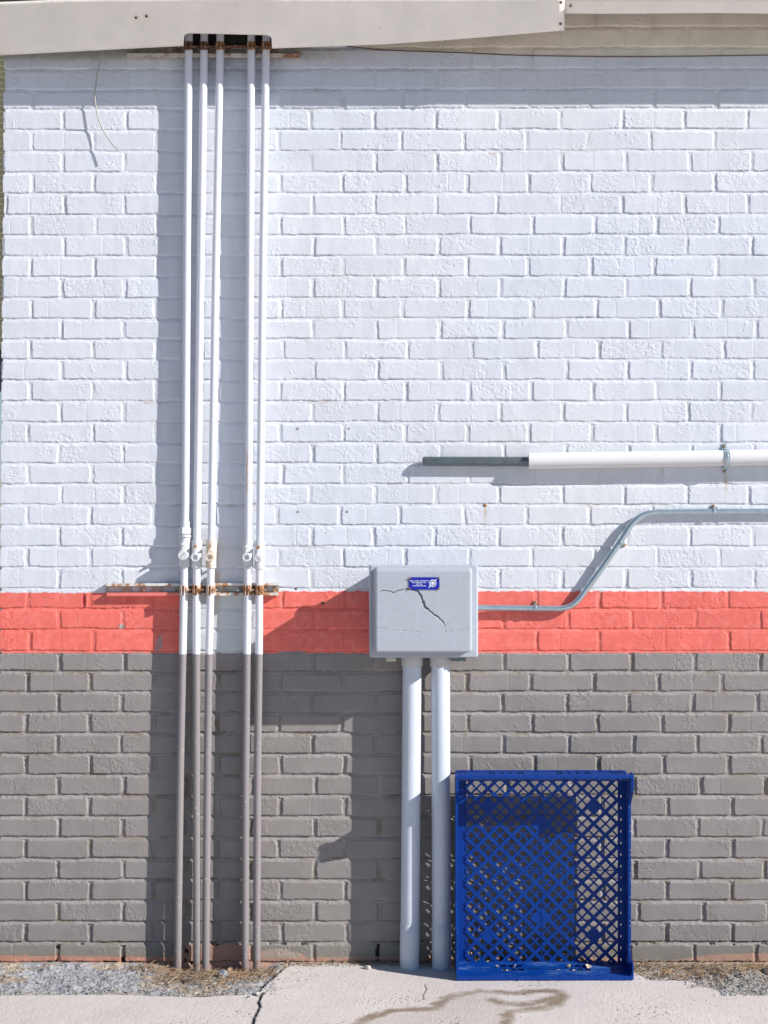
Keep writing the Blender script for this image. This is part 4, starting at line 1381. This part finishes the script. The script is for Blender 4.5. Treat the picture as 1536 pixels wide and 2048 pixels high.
for v_ in (TB + 0.0005, 0.120, 0.156):
    mb.hexa([topf(xx(ex0 + 8), v_, 0.003), topf(xx(ex1 - 8), v_, 0.003), topf(xx(ex1 - 8), v_ + 0.0022, 0.003), topf(xx(ex0 + 8), v_ + 0.0022, 0.003),
             topf(xx(ex0 + 8), v_, 0.0054), topf(xx(ex1 - 8), v_, 0.0054), topf(xx(ex1 - 8), v_ + 0.0022, 0.0054), topf(xx(ex0 + 8), v_ + 0.0022, 0.0054)])
mb.build('top_ribs', M['tray'], tray)
# front rims top and bottom
mb = MB()
zt_ = W(0, 1552, TF).z
mb.box((xx(ex0), -(TF - 0.013), zt_ - 0.0085), (xx(ex1), -TF, zt_ + 0.003))
mb.build('top_rim', M['tray_edge'], tray, bevel=0.0012)
# bottom wall with slots, and its rim
mb = MB()
hb_ = []
for g0 in (1002, 1136):
    for k in range(3):
        x0_ = W(g0 + k * 15.5, 1940, 0.14).x
        hb_.append((x0_, x0_ + 0.0185, 0.094, 0.118))
        hb_.append((x0_ + 0.004, x0_ + 0.0225, 0.130, 0.152))
hb_.append((W(1056, 1940, .13).x, W(1080, 1940, .13).x, 0.124, 0.136))
hb_.append((W(1096, 1940, .13).x, W(1121, 1940, .13).x, 0.132, 0.145))
holes_plate(mb, xx(ex0 + 1), xx(ex1 - 1), TB + 0.0036, TF - 0.0105, hb_, lambda u, v, w: Vector((u, -v, zb + 0.006 + w + 0.010 * (1 - (v - TB) / (TF - TB)))), 0.003)
mb.build('bottom_wall', M['tray_worn'], tray)
mb = MB()
mb.box((xx(ex0), -(TF - 0.011), 0.0015), (xx(ex1), -TF, 0.0145))
mb.build('bottom_rim', M['tray_edge'], tray, bevel=0.0012)


# side walls: deep ears at top and bottom, lower between
def side_profile(z, right):
    zt1, zt2 = (zz(1562), zz(1590))
    if right: zb1, zb2 = zz(1912), zz(1898)
    else: zb1, zb2 = zz(1835), zz(1782)
    if z > zt1: return TF - 0.002
    if z > zt2: return TM + (TF - 0.002 - TM) * (z - zt2) / (zt1 - zt2)
    if z > zb2: return TM
    if z > zb1: return TM + (TF - 0.002 - TM) * (zb2 - z) / (zb2 - zb1)
    return TF - 0.002


zs = list(np.linspace(zb + 0.002, zz(1537), 120))
for right, xw_ in ((False, xx(ex0 + 0.6)), (True, xx(ex1 - 3.2))):
    mb = MB()
    t = 0.0042
    vs = []
    for z in zs:
        pf = side_profile(z, right)
        rim_ = 0.006 if not right else 0.010
        # section: thin web with a thicker front bead turned inward / outward
        vs += [Vector((xw_, -(TB + 0.0037), z)), Vector((xw_, -(pf - 0.007), z)), Vector((xw_ - (0.0 if right else 0.001), -(pf - 0.007), z)), Vector((xw_ - (0.0 if right else 0.001), -pf, z)),
               Vector((xw_ + t + (0.004 if right else 0.003), -pf, z)), Vector((xw_ + t + (0.004 if right else 0.003), -(pf - 0.007), z)), Vector((xw_ + t, -(pf - 0.007), z)), Vector((xw_ + t, -(TB + 0.0037), z))]
    fs = []
    for i in range(len(zs) - 1):
        for k in range(8):
            k2 = (k + 1) % 8
            fs.append((i * 8 + k, i * 8 + k2, (i + 1) * 8 + k2, (i + 1) * 8 + k))
    fs.append(tuple(range(8))); fs.append(tuple(range((len(zs) - 1) * 8 + 7, (len(zs) - 1) * 8 - 1, -1)))
    mb.add(vs, fs)
    mb.build('side_wall', M['tray'], tray)
# corner lugs on the outside of the right wall (top) and ribs near the bottom corners
mb = MB()
a = W(1257, 1578, TF - 0.01); b_ = W(1266, 1548, TF - 0.01)
mb.box((xx(ex1 - 1), -(TF - 0.05), a.z), (xx(ex1 + 2.5), -(TF - 0.001), b_.z))
mb.build('corner_lug', M['tray_edge'], tray, bevel=0.001)
mb = MB()
a = W(1257, 1958, TF - 0.01); b_ = W(1266, 1925, TF - 0.01)
mb.box((xx(ex1 - 1), -(TF - 0.05), a.z), (xx(ex1 + 2.0), -(TF - 0.001), b_.z))
mb.build('corner_lug', M['tray_edge'], tray, bevel=0.001)
# pale specks showing as pairs of little holes down the right rim
for k in range(8):
    for dy in (0, 10):
        yy = 1588 + k * 46 + dy
        if yy > 1905: continue
        c = Vector((xx(ex1 - 3.2) + 0.0052, -(TM + 0.0002), zz(yy)))
        MB().box((c.x - 0.0008, -TM - 0.0004, c.z - 0.0022), (c.x + 0.0008, -TM + 0.001, c.z + 0.0022)).build('rim_slot', M['plug'], tray)

# ------------------------------------------------------------------ stones, leaves, straw, gravel
def rock(name, px, py, size, mat, seed, label, group=None, squash=0.75):
    rn = random.Random(seed)
    g = G(px, py)
    import bmesh
    bm = bmesh.new()
    bmesh.ops.create_icosphere(bm, subdivisions=2, radius=1.0)
    pl_ = [(Vector((rn.gauss(0, 1), rn.gauss(0, 1), rn.gauss(0, 1))).normalized(), rn.uniform(0.5, 0.85)) for _ in range(9)]
    for v in bm.verts:
        for n_, d_ in pl_:
            k = v.co.dot(n_) - d_
            if k > 0: v.co -= n_ * k
        v.co = Vector((v.co.x * size, v.co.y * size * 0.9, v.co.z * size * squash))
    me = bpy.data.meshes.new(name)
    bm.to_mesh(me); bm.free()
    me.materials.append(mat)
    o = bpy.data.objects.new(name, me)
    COL.objects.link(o)
    o.location = (g.x, g.y, ground_h(g.x, -g.y) + size * squash * 0.45)
    o.rotation_euler = (rn.uniform(-.3, .3), rn.uniform(-.3, .3), rn.uniform(0, 6))
    tag(o, label, 'stone', group)
    return o


rock('stone', 735, 1938, 0.0130, M['stone'], 4, 'small white stone on the concrete left of the thick pipes')
rock('stone', 446, 1950, 0.0230, M['stone_blue'], 5, 'blue-grey stone between the middle and fourth wall pipes')
rock('stone', 369, 1960, 0.0150, M['stone_dark'], 6, 'dark lump lying in front of the leftmost wall pipe')
rock('stone', 679, 1931, 0.0060, M['stone'], 7, 'pebble against the wall foot, left of the white stone')
rock('stone', 645, 1930, 0.0050, M['stone'], 8, 'tiny pale pebble at the wall foot above the bare concrete corner')
rock('stone', 1532, 1945, 0.0200, M['stone_dark'], 9, 'dark stone at the right edge beside the gravel')
rock('stone', 514, 1989, 0.014, M['stone'], 12, 'broken piece of concrete at the top of the slab crack', squash=0.4)
rock('stone', 500, 1994, 0.009, M['stone'], 13, 'smaller broken concrete chip beside the crack', squash=0.4)


def leaf(px, py, size, rot, seed, label, mat='leaf', lift=0.006, tilt=(0.3, 0.2), group=None):
    rn = random.Random(seed)
    g = G(px, py)
    mb = MB()
    n_ = 9
    vs = []
    for i in range(n_ + 1):
        t = i / n_
        w_ = math.sin(math.pi * t) ** 0.8 * 0.36 * (1 + 0.35 * math.sin(t * 19 + seed))
        for s_ in (-1, 0, 1):
            vs.append(Vector(((t - 0.5) * size, s_ * w_ * size, (0.12 * size * (abs(s_)) + 0.10 * size * math.sin(t * 7 + seed)))))
    fs = []
    for i in range(n_):
        for k in range(2):
            a = i * 3 + k
            fs.append((a, a + 1, a + 4, a + 3))
    mb.add(vs, fs, True)
    o = mb.build('dry_leaf', M[mat])
    o.location = (g.x, g.y, ground_h(g.x, -g.y) + lift)
    o.rotation_euler = (tilt[0], tilt[1], rot)
    md = o.modifiers.new('thickness', 'SOLIDIFY'); md.thickness = 0.0006
    tag(o, label, 'leaf', group)
    return o


leaf(468, 1931, 0.050, 0.3, 1, 'brown dry leaf lying between the middle and fourth wall pipes', tilt=(0.7, 0.1), lift=0.014)
leaf(480, 1938, 0.030, 1.9, 2, 'smaller crumpled leaf just left of the foot of the fourth wall pipe', tilt=(0.6, 0.4), lift=0.012)
leaf(858, 1926, 0.040, 1.2, 3, 'dark leaf caught between the two thick pipes', tilt=(1.1, 0.2), lift=0.012)
rl = random.Random(9)
for k in range(16):
    leaf(rl.uniform(925, 1205), rl.uniform(1926, 1936), rl.uniform(0.022, 0.042), rl.uniform(0, 6), 20 + k, 'dry leaf in the drift behind the lattice of the blue tray',
         mat='leaf_pale' if rl.random() < 0.5 else 'leaf', lift=rl.uniform(0.008, 0.03), tilt=(rl.uniform(0.2, 1.3), rl.uniform(-.5, .5)), group='leaves behind the tray')
# bits caught in the tray's bottom slots
for (x, y, lab, sz) in ((995, 1940, 'pale leaf scrap on the tray bottom, leftmost', 0.013), (1029, 1939, 'curled pale leaf scrap over the left slots of the tray bottom', 0.016),
                        (1138, 1937, 'brown leaf scrap above the right slots of the tray bottom', 0.018), (1176, 1939, 'upright dry scrap over the right slots of the tray bottom', 0.022)):
    o = leaf(x, y, sz, x, int(x), lab, 'leaf_pale')
    p_ = W(x, y, 0.125)
    o.location = (p_.x, -0.125, zb + 0.0185)
    o.rotation_euler = (0.6, 0.3, x * 0.7)


def in_zone(px, py):
    if py < 1929: return False
    if px < 562: return py < 1990 and not (px > 520 and py > 1985 - (px - 520) * 1.3)
    return px > 1262 and py < 1962 + (28 if px > 1440 else 0) * 1.0 - max(0, 1400 - px) * 0.05


sr = random.Random(21)
mb = MB()


def straw_bit(px, py, ln, lift, ang=None, r_=0.0008):
    g = G(px, py)
    h0 = ground_h(g.x, -g.y)
    a = sr.uniform(0, math.pi) if ang is None else ang
    el = sr.uniform(-0.25, 0.35)
    bend = sr.uniform(-0.5, 0.5)
    p0 = Vector((g.x, g.y, h0 + lift))
    pts_ = [p0]
    for k in range(3):
        aa = a + bend * k / 3
        p0 = p0 + Vector((math.cos(aa) * math.cos(el), math.sin(aa) * math.cos(el), math.sin(el))) * ln / 3
        p0.z = max(p0.z, h0 + 0.001)
        if p0.y > -0.004: p0.y = -0.004
        pts_.append(p0.copy())
    mb.tube(pts_, r_, 3, caps=False, radii=[r_, r_, r_ * 0.9, r_ * 0.4])


cnt = 0
for _ in range(9000):
    if cnt > 2100: break
    if sr.random() < 0.62:
        px_ = sr.gauss(430, 85); py_ = 1926 + abs(sr.gauss(0, 22))
    else:
        px_ = sr.uniform(1262, 1560); py_ = 1928 + abs(sr.gauss(0, 16))
    if not in_zone(px_, py_): continue
    if px_ < 250 and sr.random() < 0.7: continue
    straw_bit(px_, py_, sr.uniform(0.010, 0.050), sr.uniform(0.001, 0.012), r_=sr.uniform(0.0005, 0.0011))
    cnt += 1
for _ in range(420):       # thin drift along the wall foot and behind the tray
    px_ = sr.uniform(570, 1262); py_ = 1926 + abs(sr.gauss(0, 4.5))
    straw_bit(px_, py_, sr.uniform(0.008, 0.03), sr.uniform(0.001, 0.008), r_=sr.uniform(0.0005, 0.001))
tag(mb.build('dry_straw', M['straw']), 'litter of dry pine needles and straw along the foot of the wall', 'straw', kind='stuff')

gr = random.Random(31)
ico_v = []
t_ = (1 + 5 ** 0.5) / 2
for a, b_ in ((-1, t_), (1, t_), (-1, -t_), (1, -t_)):
    ico_v.append(Vector((a, b_, 0)).normalized())
for a, b_ in ((-1, t_), (1, t_), (-1, -t_), (1, -t_)):
    ico_v.append(Vector((0, a, b_)).normalized())
for a, b_ in ((t_, -1), (t_, 1), (-t_, -1), (-t_, 1)):
    ico_v.append(Vector((a, 0, b_)).normalized())
ico_f = [(0, 11, 5), (0, 5, 1), (0, 1, 7), (0, 7, 10), (0, 10, 11), (1, 5, 9), (5, 11, 4), (11, 10, 2), (10, 7, 6), (7, 1, 8), (3, 9, 4), (3, 4, 2), (3, 2, 6), (3, 6, 8), (3, 8, 9), (4, 9, 5), (2, 4, 11), (6, 2, 10), (8, 6, 7), (9, 8, 1)]
mb = MB()


def grain(px_, py_, sz):
    g = G(px_, py_)
    h0 = ground_h(g.x, -g.y)
    sx, sy, sz_ = sz * gr.uniform(.7, 1.3), sz * gr.uniform(.7, 1.3), sz * gr.uniform(.5, .9)
    a = gr.uniform(0, 6.28)
    ca, sa = math.cos(a), math.sin(a)
    vs = []
    for v in ico_v:
        j = gr.uniform(0.8, 1.15)
        x_, y_, z_ = v.x * sx * j, v.y * sy * j, v.z * sz_ * j
        vs.append((g.x + x_ * ca - y_ * sa, g.y + x_ * sa + y_ * ca, h0 + sz_ * 0.35 + z_))
    mb.add(vs, ico_f)


n_g = 0
while n_g < 3800:
    u = gr.random()
    if u < 0.45:
        px_ = gr.uniform(-20, 560); py_ = gr.uniform(1930, 1991)
        if gr.random() < 0.45 and py_ < 1968: continue
    elif u < 0.93:
        px_ = 1560 - abs(gr.gauss(0, 130)); py_ = gr.uniform(1938, 1992)
        if px_ < 1370 and py_ > 1962: continue
        if px_ < 1440 and py_ > 1976: continue
    else:
        px_ = gr.uniform(580, 1536); py_ = gr.uniform(1927, 1934)
    grain(px_, py_, gr.choice((0.0016, 0.0022, 0.003, 0.003, 0.0042)))
    n_g += 1
for _ in range(170):      # loose crumbs on the concrete
    grain(gr.uniform(560, 1536), gr.uniform(1960, 2060), gr.choice((0.0008, 0.0012, 0.0018)))
tag(mb.build('gravel', M['gravel']), 'loose gravel and crumbs at the wall foot and on the concrete', 'gravel', kind='stuff')

# ------------------------------------------------------------------ what shows past the left end of the wall
nb = empty('neighbour_building', Vector((-3.4, 9.0, 0)), 'olive brick building glimpsed past the left edge of the wall', 'building')
m, nt, b = new_mat('olive_brick')
tc = nt.nodes.new('ShaderNodeTexCoord')
bt = nt.nodes.new('ShaderNodeTexBrick')
bt.inputs['Scale'].default_value = 4.9
bt.inputs['Color1'].default_value = (0.17, 0.15, 0.09, 1)
bt.inputs['Color2'].default_value = (0.13, 0.13, 0.08, 1)
bt.inputs['Mortar'].default_value = (0.28, 0.26, 0.16, 1)
mp = nt.nodes.new('ShaderNodeMapping')
mp.inputs['Rotation'].default_value = (math.radians(90), 0, 0)
nt.links.new(tc.outputs['Object'], mp.inputs[0])
nt.links.new(mp.outputs[0], bt.inputs['Vector'])
nt.links.new(bt.outputs['Color'], b.inputs['Base Color'])
b.inputs['Roughness'].default_value = 0.9
zl = CAMZ + (1024 - 560) * S * (L + 9) / L
MB().box((-12, 9, 2.9), (-2.2, 12, 14)).build('upper_storey', m, nb)
MB().box((-12, 9.3, 2.75), (-2.2, 12, 2.9)).build('soffit', M['roof'], nb)
MB().box((-11.9, 9.4, 0), (-11.4, 9.9, 2.75)).build('post', m, nb)
MB().box((-2.9, 11.4, 0), (-2.3, 11.9, 2.75)).build('post', m, nb)
